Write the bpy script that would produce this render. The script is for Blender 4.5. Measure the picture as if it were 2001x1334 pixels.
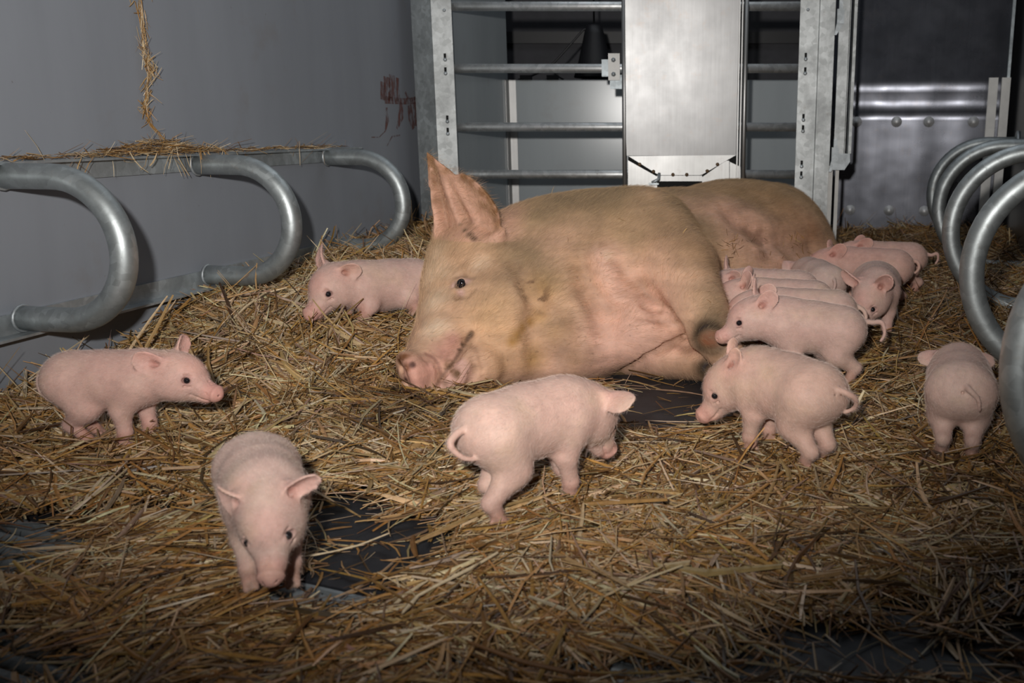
import bpy, bmesh, math, random
import numpy as np
from mathutils import Vector, Matrix

# ---------------------------------------------------------------- camera, world, lights, exposure
PITCH = math.radians(12.76)
FPX = 1850.0
CX, CY = 1270.0, 667.0
CAM_H = 0.58
SP, CP = math.sin(PITCH), math.cos(PITCH)

scene = bpy.context.scene
for o in list(bpy.data.objects):
    bpy.data.objects.remove(o)
COL = scene.collection

cam_data = bpy.data.cameras.new('camera')
cam = bpy.data.objects.new('camera', cam_data)
COL.objects.link(cam)
cam.location = (0, 0, CAM_H)
cam.rotation_euler = (math.pi / 2 - PITCH, 0, 0)
cam_data.sensor_width = 36.0
cam_data.lens = FPX / 2001.0 * 36.0
cam_data.shift_x = 0.5 - CX / 2001.0
cam_data.clip_start = 0.05
cam_data.dof.use_dof = True
cam_data.dof.focus_distance = 2.1
cam_data.dof.aperture_fstop = 6.3
scene.camera = cam

world = bpy.data.worlds.new('barn_air')
scene.world = world
world.use_nodes = True
world.node_tree.nodes['Background'].inputs[0].default_value = (0.75, 0.85, 1.0, 1)
world.node_tree.nodes['Background'].inputs[1].default_value = 0.018


def lamp(name, kind, loc, target, energy, color=(1, 1, 1), **kw):
    d = bpy.data.lights.new(name, kind)
    d.energy = energy
    d.color = color
    for k, v in kw.items():
        setattr(d, k, v)
    o = bpy.data.objects.new(name, d)
    COL.objects.link(o)
    o.location = loc
    o.rotation_euler = (Vector(target) - Vector(loc)).to_track_quat('-Z', 'Y').to_euler()
    return o


# the photographer's flash, held a little above and left of the lens and aimed up at the sow
lamp('flash_light', 'SPOT', (-0.12, -0.06, 0.76), (-0.42, 3.0, 1.19), 212, (1.0, 0.965, 0.925),
     spot_size=math.radians(98), spot_blend=1.0, shadow_soft_size=0.028)
# unseen broad light overhead, added to rim the piglets' backs
lamp('overhead_rim_light', 'AREA', (0.2, 3.1, 2.6), (0.1, 2.3, 0), 14, (0.88, 0.94, 1.0),
     shape='RECTANGLE', size=2.6, size_y=2.4)

scene.view_settings.view_transform = 'Standard'
scene.view_settings.look = 'None'
scene.view_settings.exposure = 0.0
scene.view_settings.gamma = 1.0
scene.view_settings.use_curve_mapping = False

rng = np.random.default_rng(11)
random.seed(5)


# ---------------------------------------------------------------- measuring helpers (world metres)
def P(px, py, depth):
    """World point seen at that place of the photograph at the given depth."""
    u, v = (px - CX) / FPX, (py - CY) / FPX
    return np.array([u, CP - v * SP, -SP - v * CP]) * depth + np.array([0, 0, CAM_H])


def on_z(px, py, z):
    d = P(px, py, 1.0) - np.array([0, 0, CAM_H])
    return np.array([0, 0, CAM_H]) + d * ((z - CAM_H) / d[2])


def on_y(px, py, y):
    d = P(px, py, 1.0) - np.array([0, 0, CAM_H])
    return np.array([0, 0, CAM_H]) + d * (y / d[1])


def on_plane(px, py, o, n):
    c = np.array([0, 0, CAM_H])
    d = P(px, py, 1.0) - c
    return c + d * (np.dot(np.array(o) - c, n) / np.dot(d, n))


# ---------------------------------------------------------------- object helpers
def tag(o, label=None, cat=None, group=None, kind=None):
    if label: o['label'] = label
    if cat: o['category'] = cat
    if group: o['group'] = group
    if kind: o['kind'] = kind
    return o


def link(name, data, parent=None):
    o = bpy.data.objects.new(name, data)
    COL.objects.link(o)
    if parent is not None:
        o.parent = parent
    return o


def empty(name, loc=(0, 0, 0), rz=0.0):
    o = link(name, None)
    o.location = loc
    o.rotation_euler = (0, 0, rz)
    o.empty_display_size = 0.05
    return o


def np_mesh(name, V, F, mat, smooth=True, parent=None, colors=None, loc=None):
    """V (n,3); F (m,4) or (m,3) int array."""
    V = np.asarray(V, np.float32)
    F = np.asarray(F, np.int32)
    me = bpy.data.meshes.new(name)
    k = F.shape[1]
    me.vertices.add(len(V))
    me.vertices.foreach_set('co', V.ravel())
    me.loops.add(F.size)
    me.loops.foreach_set('vertex_index', F.ravel())
    me.polygons.add(len(F))
    me.polygons.foreach_set('loop_start', np.arange(0, F.size, k, dtype=np.int32))
    me.polygons.foreach_set('loop_total', np.full(len(F), k, np.int32))
    me.polygons.foreach_set('use_smooth', np.full(len(F), smooth, bool))
    me.update(calc_edges=True)
    if colors is not None:
        a = me.color_attributes.new('Col', 'FLOAT_COLOR', 'POINT')
        c = np.ones((len(V), 4), np.float32)
        c[:, :3] = colors
        a.data.foreach_set('color', c.ravel())
    me.materials.append(mat)
    o = link(name, me, parent)
    if loc is not None:
        o.location = loc
    return o


class MB:
    """Collects boxes, prisms and tubes; build() links them as ONE mesh."""

    def __init__(self):
        self.bm = bmesh.new()

    def box(self, c, size, axes=None):
        c = Vector(c)
        ax = [Vector(a) for a in axes] if axes else [Vector((1, 0, 0)), Vector((0, 1, 0)), Vector((0, 0, 1))]
        vs = []
        for i in (-.5, .5):
            for j in (-.5, .5):
                for k in (-.5, .5):
                    vs.append(self.bm.verts.new(c + ax[0] * size[0] * i + ax[1] * size[1] * j + ax[2] * size[2] * k))
        for f in ((0, 1, 3, 2), (4, 6, 7, 5), (0, 4, 5, 1), (2, 3, 7, 6), (0, 2, 6, 4), (1, 5, 7, 3)):
            self.bm.faces.new([vs[i] for i in f])
        return self

    def prism(self, pts, ext):
        """pts: coplanar outline points; ext: extrusion vector."""
        a = [self.bm.verts.new(Vector(p)) for p in pts]
        b = [self.bm.verts.new(Vector(p) + Vector(ext)) for p in pts]
        n = len(pts)
        self.bm.faces.new(a)
        self.bm.faces.new(b[::-1])
        for i in range(n):
            self.bm.faces.new([a[i], b[i], b[(i + 1) % n], a[(i + 1) % n]])
        return self

    def tube(self, pts, r, seg=16, cap=True):
        pts = [Vector(p) for p in pts]
        n = len(pts)
        rr = r if hasattr(r, '__len__') else [r] * n
        up = None
        rings = []
        for i in range(n):
            t = (pts[min(i + 1, n - 1)] - pts[max(i - 1, 0)]).normalized()
            if up is None:
                up = t.orthogonal().normalized()
            up = (up - t * up.dot(t)).normalized()
            s = t.cross(up)
            rings.append([self.bm.verts.new(pts[i] + (up * math.cos(a) + s * math.sin(a)) * rr[i])
                          for a in [2 * math.pi * k / seg for k in range(seg)]])
        for i in range(n - 1):
            for k in range(seg):
                f = self.bm.faces.new([rings[i][k], rings[i][(k + 1) % seg], rings[i + 1][(k + 1) % seg], rings[i + 1][k]])
                f.smooth = True
        if cap:
            self.bm.faces.new(rings[0][::-1])
            self.bm.faces.new(rings[-1])
        return self

    def lathe(self, c, axis, prof, seg=20):
        c, axis = Vector(c), Vector(axis).normalized()
        a = axis.orthogonal().normalized()
        b = axis.cross(a)
        rings = []
        for (h, r) in prof:
            if r < 1e-6:
                rings.append([self.bm.verts.new(c + axis * h)] * seg)
            else:
                rings.append([self.bm.verts.new(c + axis * h + (a * math.cos(2 * math.pi * k / seg) + b * math.sin(2 * math.pi * k / seg)) * r) for k in range(seg)])
        for i in range(len(rings) - 1):
            for k in range(seg):
                vs = []
                for v in (rings[i][k], rings[i][(k + 1) % seg], rings[i + 1][(k + 1) % seg], rings[i + 1][k]):
                    if v not in vs:
                        vs.append(v)
                if len(vs) > 2:
                    try:
                        self.bm.faces.new(vs).smooth = True
                    except ValueError:
                        pass
        return self

    def build(self, name, mat, parent=None, bevel=0.0, org=None):
        bm = self.bm
        if bevel > 0:
            es = [e for e in bm.edges if len(e.link_faces) == 2 and e.calc_face_angle(0) > 0.6]
            bmesh.ops.bevel(bm, geom=es, offset=bevel, segments=2, affect='EDGES', profile=0.6)
        bmesh.ops.recalc_face_normals(bm, faces=bm.faces)
        if org is not None:
            bmesh.ops.translate(bm, verts=bm.verts, vec=-Vector(org))
        me = bpy.data.meshes.new(name)
        bm.to_mesh(me)
        bm.free()
        me.materials.append(mat)
        o = link(name, me, parent)
        if org is not None:
            o.location = Vector(org)
        return o


# ---------------------------------------------------------------- materials
def new_mat(name):
    m = bpy.data.materials.new(name)
    m.use_nodes = True
    nt = m.node_tree
    b = nt.nodes['Principled BSDF']
    return m, nt, b


def nd(nt, typ, **kw):
    n = nt.nodes.new(typ)
    for k, v in kw.items():
        if k in n.inputs.keys():
            n.inputs[k].default_value = v
        else:
            setattr(n, k, v)
    return n


def ramp(nt, fac, stops):
    r = nt.nodes.new('ShaderNodeValToRGB')
    while len(r.color_ramp.elements) < len(stops):
        r.color_ramp.elements.new(0.5)
    for e, (p, c) in zip(r.color_ramp.elements, stops):
        e.position = p
        e.color = (*c, 1) if len(c) == 3 else c
    nt.links.new(fac, r.inputs[0])
    return r.outputs[0]


def obj_coord(nt, scale=(1, 1, 1)):
    tc = nt.nodes.new('ShaderNodeTexCoord')
    mp = nt.nodes.new('ShaderNodeMapping')
    mp.inputs['Scale'].default_value = scale
    nt.links.new(tc.outputs['Object'], mp.inputs[0])
    return mp.outputs[0]


def noise(nt, vec, scale, detail=4, rough=0.55):
    n = nt.nodes.new('ShaderNodeTexNoise')
    n.inputs['Scale'].default_value = scale
    n.inputs['Detail'].default_value = detail
    n.inputs['Roughness'].default_value = rough
    nt.links.new(vec, n.inputs['Vector'])
    return n.outputs['Fac']


def mix(nt, fac, a, b, blend='MIX'):
    m = nt.nodes.new('ShaderNodeMix')
    m.data_type = 'RGBA'
    m.blend_type = blend
    m.clamp_factor = True
    for i, v in ((0, fac), (6, a), (7, b)):
        if isinstance(v, (int, float)):
            m.inputs[i].default_value = v
        elif isinstance(v, tuple):
            m.inputs[i].default_value = (*v, 1) if len(v) == 3 else v
        else:
            nt.links.new(v, m.inputs[i])
    return m.outputs[2]


def bump(nt, b, h, strength=0.2, dist=0.01):
    n = nt.nodes.new('ShaderNodeBump')
    n.inputs['Strength'].default_value = strength
    n.inputs['Distance'].default_value = dist
    nt.links.new(h, n.inputs['Height'])
    nt.links.new(n.outputs[0], b.inputs['Normal'])


def mat_galvanised(name, base=(0.44, 0.47, 0.48), rough=0.38, dirt=0.35, metallic=0.9):
    m, nt, b = new_mat(name)
    co = obj_coord(nt)
    v = nd(nt, 'ShaderNodeTexVoronoi')
    v.inputs['Scale'].default_value = 60
    nt.links.new(co, v.inputs['Vector'])
    sp = nt.nodes.new('ShaderNodeSeparateColor')
    nt.links.new(v.outputs['Color'], sp.inputs[0])
    n1 = noise(nt, co, 9, 6, 0.65)
    n2 = noise(nt, co, 34, 5, 0.7)
    c0 = ramp(nt, sp.outputs[0], [(0.0, tuple(x * 0.82 for x in base)), (1.0, tuple(x * 1.15 for x in base))])
    c1 = mix(nt, ramp(nt, n1, [(0.42, (0, 0, 0)), (0.72, (1, 1, 1))]), c0, tuple(x * 0.62 for x in base))
    f = nt.nodes.new('ShaderNodeMath'); f.operation = 'MULTIPLY'
    nt.links.new(ramp(nt, n2, [(0.60, (0, 0, 0)), (0.72, (1, 1, 1))]), f.inputs[0]); f.inputs[1].default_value = dirt
    c2 = mix(nt, f.outputs[0], c1, (0.17, 0.11, 0.06))
    nt.links.new(c2, b.inputs['Base Color'])
    mt = nt.nodes.new('ShaderNodeMath'); mt.operation = 'MULTIPLY_ADD'
    nt.links.new(f.outputs[0], mt.inputs[0]); mt.inputs[1].default_value = -0.9; mt.inputs[2].default_value = metallic
    nt.links.new(mt.outputs[0], b.inputs['Metallic'])
    rr = nt.nodes.new('ShaderNodeMapRange')
    rr.inputs['To Min'].default_value = rough - 0.08
    rr.inputs['To Max'].default_value = rough + 0.14
    nt.links.new(n1, rr.inputs[0])
    nt.links.new(rr.outputs[0], b.inputs['Roughness'])
    bump(nt, b, n2, 0.10, 0.002)
    return m


def mat_stainless(name, base=(0.52, 0.52, 0.51), rough=0.30, wobble=0.0, stains=0.25):
    m, nt, b = new_mat(name)
    co = obj_coord(nt)
    cs = obj_coord(nt, (140, 140, 3))
    n1 = noise(nt, co, 7, 6, 0.6)
    nb = noise(nt, cs, 1.0, 4, 0.6)
    n2 = noise(nt, co, 22, 6, 0.7)
    c0 = ramp(nt, nb, [(0.3, tuple(x * 0.9 for x in base)), (0.7, base)])
    f = nt.nodes.new('ShaderNodeMath'); f.operation = 'MULTIPLY'
    nt.links.new(ramp(nt, n2, [(0.56, (0, 0, 0)), (0.70, (1, 1, 1))]), f.inputs[0]); f.inputs[1].default_value = stains
    c1 = mix(nt, f.outputs[0], c0, (0.24, 0.18, 0.14))
    nt.links.new(c1, b.inputs['Base Color'])
    b.inputs['Metallic'].default_value = 0.95
    rr = nt.nodes.new('ShaderNodeMapRange')
    rr.inputs['To Min'].default_value = rough - 0.04
    rr.inputs['To Max'].default_value = rough + 0.10
    nt.links.new(n1, rr.inputs[0])
    nt.links.new(rr.outputs[0], b.inputs['Roughness'])
    if wobble:
        w = noise(nt, co, 4.5, 2, 0.5)
        bump(nt, b, w, wobble, 0.03)
    else:
        bump(nt, b, nb, 0.03, 0.001)
    return m


def mat_plain(name, col, rough=0.6, metallic=0.0, spec=0.5, var=0.15, nscale=12, bumps=0.05):
    m, nt, b = new_mat(name)
    co = obj_coord(nt)
    n = noise(nt, co, nscale, 5, 0.6)
    c = ramp(nt, n, [(0.3, tuple(x * (1 - var) for x in col)), (0.7, tuple(min(1, x * (1 + var)) for x in col))])
    nt.links.new(c, b.inputs['Base Color'])
    b.inputs['Roughness'].default_value = rough
    b.inputs['Metallic'].default_value = metallic
    b.inputs['Specular IOR Level'].default_value = spec
    if bumps:
        bump(nt, b, noise(nt, co, nscale * 8, 3), bumps, 0.002)
    return m


def mat_wall(name, col, rough=0.42):
    """grey plastic pen board with faint smears and specks"""
    m, nt, b = new_mat(name)
    co = obj_coord(nt)
    cv = obj_coord(nt, (3, 3, 0.5))
    n1 = noise(nt, cv, 2.2, 5, 0.6)
    n2 = noise(nt, co, 55, 3, 0.5)
    n3 = noise(nt, co, 5, 5, 0.65)
    c0 = ramp(nt, n1, [(0.3, tuple(x * 0.93 for x in col)), (0.7, tuple(x * 1.05 for x in col))])
    c1 = mix(nt, ramp(nt, n2, [(0.75, (0, 0, 0)), (0.80, (0.7, 0.7, 0.7))]), c0, (0.10, 0.075, 0.05))
    c2 = mix(nt, ramp(nt, n3, [(0.60, (0, 0, 0)), (0.80, (0.35, 0.35, 0.35))]), c1, (0.20, 0.16, 0.12))
    nt.links.new(c2, b.inputs['Base Color'])
    b.inputs['Roughness'].default_value = rough
    b.inputs['Specular IOR Level'].default_value = 0.35
    return m


def mat_attr(name, rough=0.6, spec=0.4, sss=0.0, sss_r=(0.010, 0.004, 0.002), mott=0.0, bumpk=0.0, wrinkle=0.0, mscale=40, bdist=0.002, transl=0.0):
    m, nt, b = new_mat(name)
    at = nt.nodes.new('ShaderNodeAttribute')
    at.attribute_name = 'Col'
    col = at.outputs['Color']
    co = obj_coord(nt)
    if mott:
        n = noise(nt, co, mscale, 5, 0.65)
        g = ramp(nt, n, [(0.30, (1 - mott,) * 3), (0.70, (1 + mott * 0.35,) * 3)])
        col = mix(nt, 1.0, col, g, 'MULTIPLY')
    nt.links.new(col, b.inputs['Base Color'])
    b.inputs['Roughness'].default_value = rough
    b.inputs['Specular IOR Level'].default_value = spec
    if sss:
        b.inputs['Subsurface Weight'].default_value = sss
        b.inputs['Subsurface Radius'].default_value = sss_r
        b.inputs['Subsurface Scale'].default_value = 1.0
    if bumpk:
        n = noise(nt, co, mscale * 4, 4, 0.6)
        bump(nt, b, n, bumpk, bdist)
    return m


M = {}
M['galv'] = mat_galvanised('galvanised_steel', (0.50, 0.54, 0.56), 0.46, 0.3, 0.65)
M['galv_pipe'] = mat_galvanised('galvanised_pipe', (0.44, 0.475, 0.48), 0.46, 0.3, 0.8)
M['galv_post'] = mat_galvanised('galvanised_post', (0.50, 0.52, 0.52), 0.44, 0.25)
M['galv_dull'] = mat_galvanised('galvanised_slats', (0.36, 0.40, 0.42), 0.5, 0.4, 0.6)
M['stainless'] = mat_stainless('brushed_stainless', (0.235, 0.235, 0.235), 0.38)
M['stainless_plain'] = mat_stainless('stainless_flap', (0.42, 0.42, 0.415), 0.42, 0.0, 0.2)
M['stainless_wavy'] = mat_stainless('wavy_stainless', (0.125, 0.13, 0.15), 0.25, 0.10, 0.1)
M['bar'] = mat_galvanised('gate_pipe_steel', (0.95, 0.97, 0.97), 0.44, 0.35)
M['zinc'] = mat_galvanised('zinc_bolt', (0.80, 0.80, 0.80), 0.45, 0.1, 0.35)
M['stainless_dark'] = mat_stainless('dark_stainless', (0.20, 0.20, 0.21), 0.35, 0.1, 0.2)
M['wall'] = mat_wall('grey_pen_board', (0.255, 0.273, 0.305))
M['wall_back'] = mat_wall('grey_partition_board', (0.31, 0.34, 0.355), 0.22)
M['dark_wall'] = mat_plain('dark_barn_wall', (0.060, 0.060, 0.068), 0.7)
M['black'] = mat_plain('black_plastic', (0.010, 0.010, 0.012), 0.45)
M['hole'] = mat_plain('slot_shadow_black', (0.008, 0.008, 0.008), 0.9)
M['rubber'] = mat_plain('black_rubber_mat', (0.016, 0.017, 0.021), 0.62, var=0.3, nscale=40, bumps=0.25)
M['subfloor'] = mat_plain('dark_slurry_floor', (0.012, 0.011, 0.010), 0.8)
M['weld'] = mat_plain('rusty_weld', (0.16, 0.10, 0.055), 0.6, 0.4)
M['white_profile'] = mat_plain('white_plastic_profile', (0.62, 0.61, 0.58), 0.4)
HAIR = True
STRAW = True
SD_ = 1.0
# ================================================================ the pen
WO = np.array([-1.232, 1.75, 0.0])            # a point at the foot of the left wall
WD = np.array([0.195, 0.981, 0.0]); WD /= np.linalg.norm(WD)
WN = np.array([WD[1], -WD[0], 0.0])           # into the pen
UP = np.array([0, 0, 1.0])
GY = 3.60                                     # the gate stands here


def wp(s, z, out=0.0):
    return WO + WD * s + UP * z + WN * out


def wall_at(px, py, out=0.0):
    """along-wall distance and height of the spot of the left wall seen there"""
    q = on_plane(px, py, WO + WN * out, WN)
    return float(np.dot(q - WO, WD)), float(q[2])


# ---- floor
b = MB(); b.box((0.1, 2.4, -0.14), (4.6, 5.6, 0.04))
tag(b.build('floor', M['subfloor']), kind='structure')

# left wall board
b = MB(); b.box(wp(0.2, 0.84, -0.02), (3.9, 0.04, 1.92), (WD, WN, UP))
tag(b.build('wall_left', M['wall']), kind='structure')

# red-brown smear dried on the wall near the corner: thin patches of their own
bm = MB()
s0, z0 = wall_at(785, 205)


def smear(bm, pts, w):
    a = [wall_at(x, y, 0.001) for x, y in pts]
    L, R = [], []
    for i, (s, z) in enumerate(a):
        j = min(i + 1, len(a) - 1); k = max(i - 1, 0)
        ds, dz = a[j][0] - a[k][0], a[j][1] - a[k][1]
        l = math.hypot(ds, dz) + 1e-9
        ww = 1.25 * (w[i] if hasattr(w, '__len__') else w) * (0.7 + 0.6 * random.random())
        L.append(wp(s - dz / l * ww, z + ds / l * ww, 0.0008))
        R.append(wp(s + dz / l * ww, z - ds / l * ww, 0.0008))
    vl = [bm.bm.verts.new(Vector(p)) for p in L]; vr = [bm.bm.verts.new(Vector(p)) for p in R]
    for i in range(len(a) - 1):
        bm.bm.faces.new([vl[i], vr[i], vr[i + 1], vl[i + 1]])


def mat_smear():
    m, nt, bs = new_mat('dried_red_smear')
    co = obj_coord(nt)
    n = noise(nt, obj_coord(nt, (1, 1, 0.35)), 75, 5, 0.7)
    bs.inputs['Base Color'].default_value = (0.19, 0.078, 0.062, 1)
    bs.inputs['Roughness'].default_value = 0.6
    nt.links.new(ramp(nt, n, [(0.38, (0, 0, 0)), (0.60, (0.8, 0.8, 0.8))]), bs.inputs['Alpha'])
    return m


M['smear'] = mat_smear()
for pts, w in (([(748, 160), (748, 195)], .012), ([(756, 150), (757, 196)], .016), ([(766, 146), (767, 197)], .016),
               ([(777, 152), (778, 198)], .014), ([(752, 195), (790, 198), (818, 196)], .008), ([(756, 210), (757, 235), (753, 256)], [.008, .010, .004]),
               ([(784, 200), (784, 225), (776, 252)], [.010, .016, .006]), ([(800, 205), (803, 230), (808, 252)], [.016, .020, .008]),
               ([(810, 200), (812, 225), (812, 246)], [.010, .016, .008]), ([(792, 180), (800, 196), (816, 190), (818, 170)], .006),
               ([(753, 256), (741, 268), (726, 268)], .0016), ([(782, 264), (766, 267), (756, 286)], .0018)):
    smear(bm, pts, w)
sm = bm.build('dried_smear', M['smear'])
tag(sm, 'dried red-brown smear on the grey wall beside the left steel post', 'stain')

# ---- crush rails on the left wall (one welded frame: rails and hoops)
s_end, _ = wall_at(690, 290)
_, zt = wall_at(0, 315)
_, zb = wall_at(0, 661)
rail = empty('crush_rail', tuple(wp(0.5, 0)))
tag(rail, 'galvanised crush rail with three curved pipe hoops bolted to the left grey wall', 'rail')


def par(o, p):
    o.parent = p
    o.matrix_parent_inverse = Matrix.Translation(-p.location)
    return o


def Lbar(name, s0, s1, z, face_down, width=0.045, parent=rail):
    b = MB()
    zc = z - 0.021 if face_down else z + 0.021
    b.box(wp((s0 + s1) / 2, zc, 0.004), (s1 - s0, 0.006, 0.042), (WD, WN, UP))
    b.box(wp((s0 + s1) / 2, z - 0.003 if face_down else z + 0.001, width / 2), (s1 - s0, width, 0.005), (WD, WN, UP))
    return par(b.build(name, M['galv'], bevel=0.0008), parent)


_s0 = -0.7
# top bar: back face and a narrow ledge the straw lies on
Lbar('top_bar', _s0, s_end, zt, True, 0.032)
Lbar('bottom_bar', _s0, s_end, zb, False, 0.040)


def hoop_path(base_top, base_bot, n, prot, drop=0.0):
    a, c = Vector(base_top), Vector(base_bot)
    n = Vector(n)
    R = (a - c).length / 2
    leg = prot - R
    mid = (a + c) / 2
    upv = (a - c).normalized()
    pts = [a + n * leg * t for t in (0, .5)]
    for i in range(29):
        th = math.pi / 2 - math.pi * i / 28
        pts.append(mid + n * leg + n * R * math.cos(th) + upv * R * math.sin(th))
    pts += [c + n * leg * t for t in (.5, 0)]
    return pts


PR = 0.024
for (xt, yt) in ((-12, 338), (372, 312), (628, 297)):
    s, _z = wall_at(xt, yt)
    top = wp(s, zt - 0.026, 0.012); bot = wp(s, zb + 0.032, 0.012)
    b = MB(); b.tube(hoop_path(top, bot, WN, 0.245), PR, 20)
    h = par(b.build('hoop', M['galv_pipe']), rail)
    # weld beads where the pipe meets the rails
    for q in (top, bot):
        b = MB()
        pts = [Vector(q) + Vector(WN) * 0.006 + (Vector(WD) * math.cos(t) + Vector(UP) * math.sin(t)) * (PR + 0.001) for t in np.linspace(0, 2 * math.pi, 17)]
        b.tube(pts, 0.0028, 8, False)
        par(b.build('weld_bead', M['galv']), rail)

# ---- right wall and its hoops
RD = np.array([0.2475, 0.969, 0.0]); RD /= np.linalg.norm(RD)
RN = np.array([-RD[1], RD[0], 0.0])           # into the pen (to the left)
tip0 = np.array([0.4216 + 0.030, 1.12, 0.0])
RO = tip0 - RN * 0.335
b = MB(); b.box(RO + RD * 1.6 - RN * 0.02 + UP * 0.84, (4.4, 0.04, 1.92), (RD, RN, UP))
tag(b.build('wall_right', M['stainless_dark']), kind='structure')
RH = [('nearest', 0.0), ('second', 0.80), ('third', 1.60), ('fourth', 2.42), ('fifth', 3.13)]
labs = ['thick galvanised hoop cut off by the frame at the far right, nearest the camera',
        'galvanised pipe hoop just behind the nearest hoop on the right wall',
        'middle of the five galvanised pipe hoops along the right wall',
        'galvanised pipe hoop second from the far end of the right wall',
        'smallest-looking galvanised pipe hoop at the far end of the right wall']
for (nm, t), lb in zip(RH, labs):
    base = RO + RD * t
    hp = empty('pipe_hoop', tuple(base))
    tag(hp, lb, 'hoop', 'pipe hoops along the right wall')
    top = base + UP * 0.515 + RN * 0.01; bot = base + UP * 0.085 + RN * 0.01
    b = MB(); b.tube(hoop_path(top, bot, RN, 0.325), 0.0245, 24)
    par(b.build('hoop_pipe', M['galv_pipe']), hp)
    for q in (top, bot):
        b = MB()
        b.lathe(q - RN * 0.008, RN, [(0, 0), (0, 0.05), (0.008, 0.05), (0.010, 0.046), (0.010, 0.024)], 20)
        par(b.build('wall_flange', M['galv']), hp)
# small stainless box/profile at the far end of the right wall
qa = on_y(1925, 400, 4.22)


# ---- back: gate posts, bars, feeder
def gy(px, py, dy=0.0):
    q = on_y(px, py, GY + dy)
    return q


zg = lambda py: float(on_y(1200, py, GY)[2])
ZTOP = 1.25


def slot(b, c, w, h, deep=0.004):
    """keyhole slot seen as a recessed dark capsule"""
    b.box(c, (w, deep, h))


def post(name, label, x0, x1, side, slots_px):
    """folded galvanised post: front flange x0..x1, a return on one side"""
    p = empty(name, ((x0 + x1) / 2, GY, 0.0))
    tag(p, label, 'post')
    b = MB(); b.box(((x0 + x1) / 2, GY - 0.002, ZTOP / 2 - 0.06), (x1 - x0, 0.004, ZTOP + 0.1))
    par(b.build('front_flange', M['galv_post'], bevel=0.0008), p)
    return p


xl0, xl1 = float(gy(849, 150)[0]), float(gy(888, 150)[0])
pl = post('steel_post', 'left galvanised steel post of the gate, at the end of the grey wall', xl0, xl1, -1, ())
# angled return of the left post meets the wall
wcorner = wp(float(np.dot(gy(826, 150) - WO, WD)) - 0.12, 0, 0.004)
xr = float(gy(818, 60)[0])
b = MB()
A = np.array([xl0, GY, 0]); Bq = np.array([xr, GY - 0.10, 0])
dirq = (Bq - A) / np.linalg.norm(Bq - A)
b.prism([A + UP * -0.1, Bq + UP * -0.1, Bq + UP * ZTOP, A + UP * ZTOP], (0.002, 0.004, 0))
par(b.build('side_flange', M['galv'], bevel=0.0006), pl)
b = MB(); b.box(((xl0 + xl1) / 2 + 0.014, GY + 0.03, ZTOP / 2 - 0.06), (0.004, 0.06, ZTOP + 0.1))
par(b.build('back_flange', M['galv_post']), pl)

xr0, xr1 = float(gy(1556, 250)[0]), float(gy(1592, 250)[0])
pr = post('steel_post', 'right galvanised steel post of the gate with keyhole slots, beside the feeder bars', xr0, xr1, 1, ())
xc0, xc1 = float(gy(1597, 250, -.02)[0]), float(gy(1622, 250, -.02)[0])
b = MB()
b.box(((xr1 + xc0) / 2 + 0.002, GY - 0.012, ZTOP / 2 - 0.06), (0.008, 0.02, ZTOP + 0.1))
b.box(((xc0 + xc1) / 2, GY - 0.024, ZTOP / 2 - 0.06), (xc1 - xc0, 0.005, ZTOP + 0.1))
b.box((xc1, GY - 0.004, ZTOP / 2 - 0.06), (0.004, 0.04, ZTOP + 0.1))
b.box(((xc0 + xc1) / 2 + 0.006, GY - 0.0275, ZTOP / 2 - 0.06), (0.004, 0.003, ZTOP + 0.1))
par(b.build('channel_edge', M['galv_post'], bevel=0.0008), pr)


def keyholes(parent, xpx_fn, ys, y_depth):
    for (py, kind) in ys:
        px = xpx_fn(py)
        c = on_y(px, py, y_depth)
        b = MB()
        b.tube([c + UP * -0.012, c + UP * 0.012], 0.0045, 10)
        bb = b.build('keyhole_slot', M['hole'], org=tuple(c))
        bb.scale = (1, 0.35, 1)
        par(bb, parent)
        b = MB()
        b.lathe(c + UP * -0.010, (0, -1, 0), [(0.0, 0.007), (0.004, 0.0065), (0.006, 0.003), (0.006, 0)], 12)
        par(b.build('rivet', M['galv']), parent)


keyholes(pl, lambda y: 866 + (y - 20) * 0.038, [(111, 0), (138, 0), (232, 0), (256, 0)], GY - 0.0045)
keyholes(pr, lambda y: 1578 - (y - 20) * 0.038, [(110, 0), (138, 0), (229, 0), (251, 0), (320, 0), (341, 0), (412, 0)], GY - 0.0045)
for parent, px, py in ((pl, 868, 20), (pr, 1579, 19)):
    c = on_y(px, py, GY - 0.004)
    b = MB(); b.lathe(c, (0, -1, 0), [(0, 0.006), (0.004, 0.005), (0.005, 0)], 12)
    par(b.build('rivet', M['galv']), parent)

# gate: four horizontal pipes
gate = empty('bar_gate', (0.0, GY + 0.02, 0.0))
tag(gate, 'gate of four horizontal galvanised pipes between the two steel posts', 'gate')
bar_y = [(11, 0.0165), (133, 0.0165), (248, 0.0165), (341, 0.0165)]
for py, r in bar_y:
    z = zg(py)
    b = MB(); b.tube([(xl1 - 0.02, GY + 0.02, z), (0.0, GY + 0.02, z), (xr0 + 0.02, GY + 0.02, z)], r, 18)
    par(b.build('gate_bar', M['bar']), gate)

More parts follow.
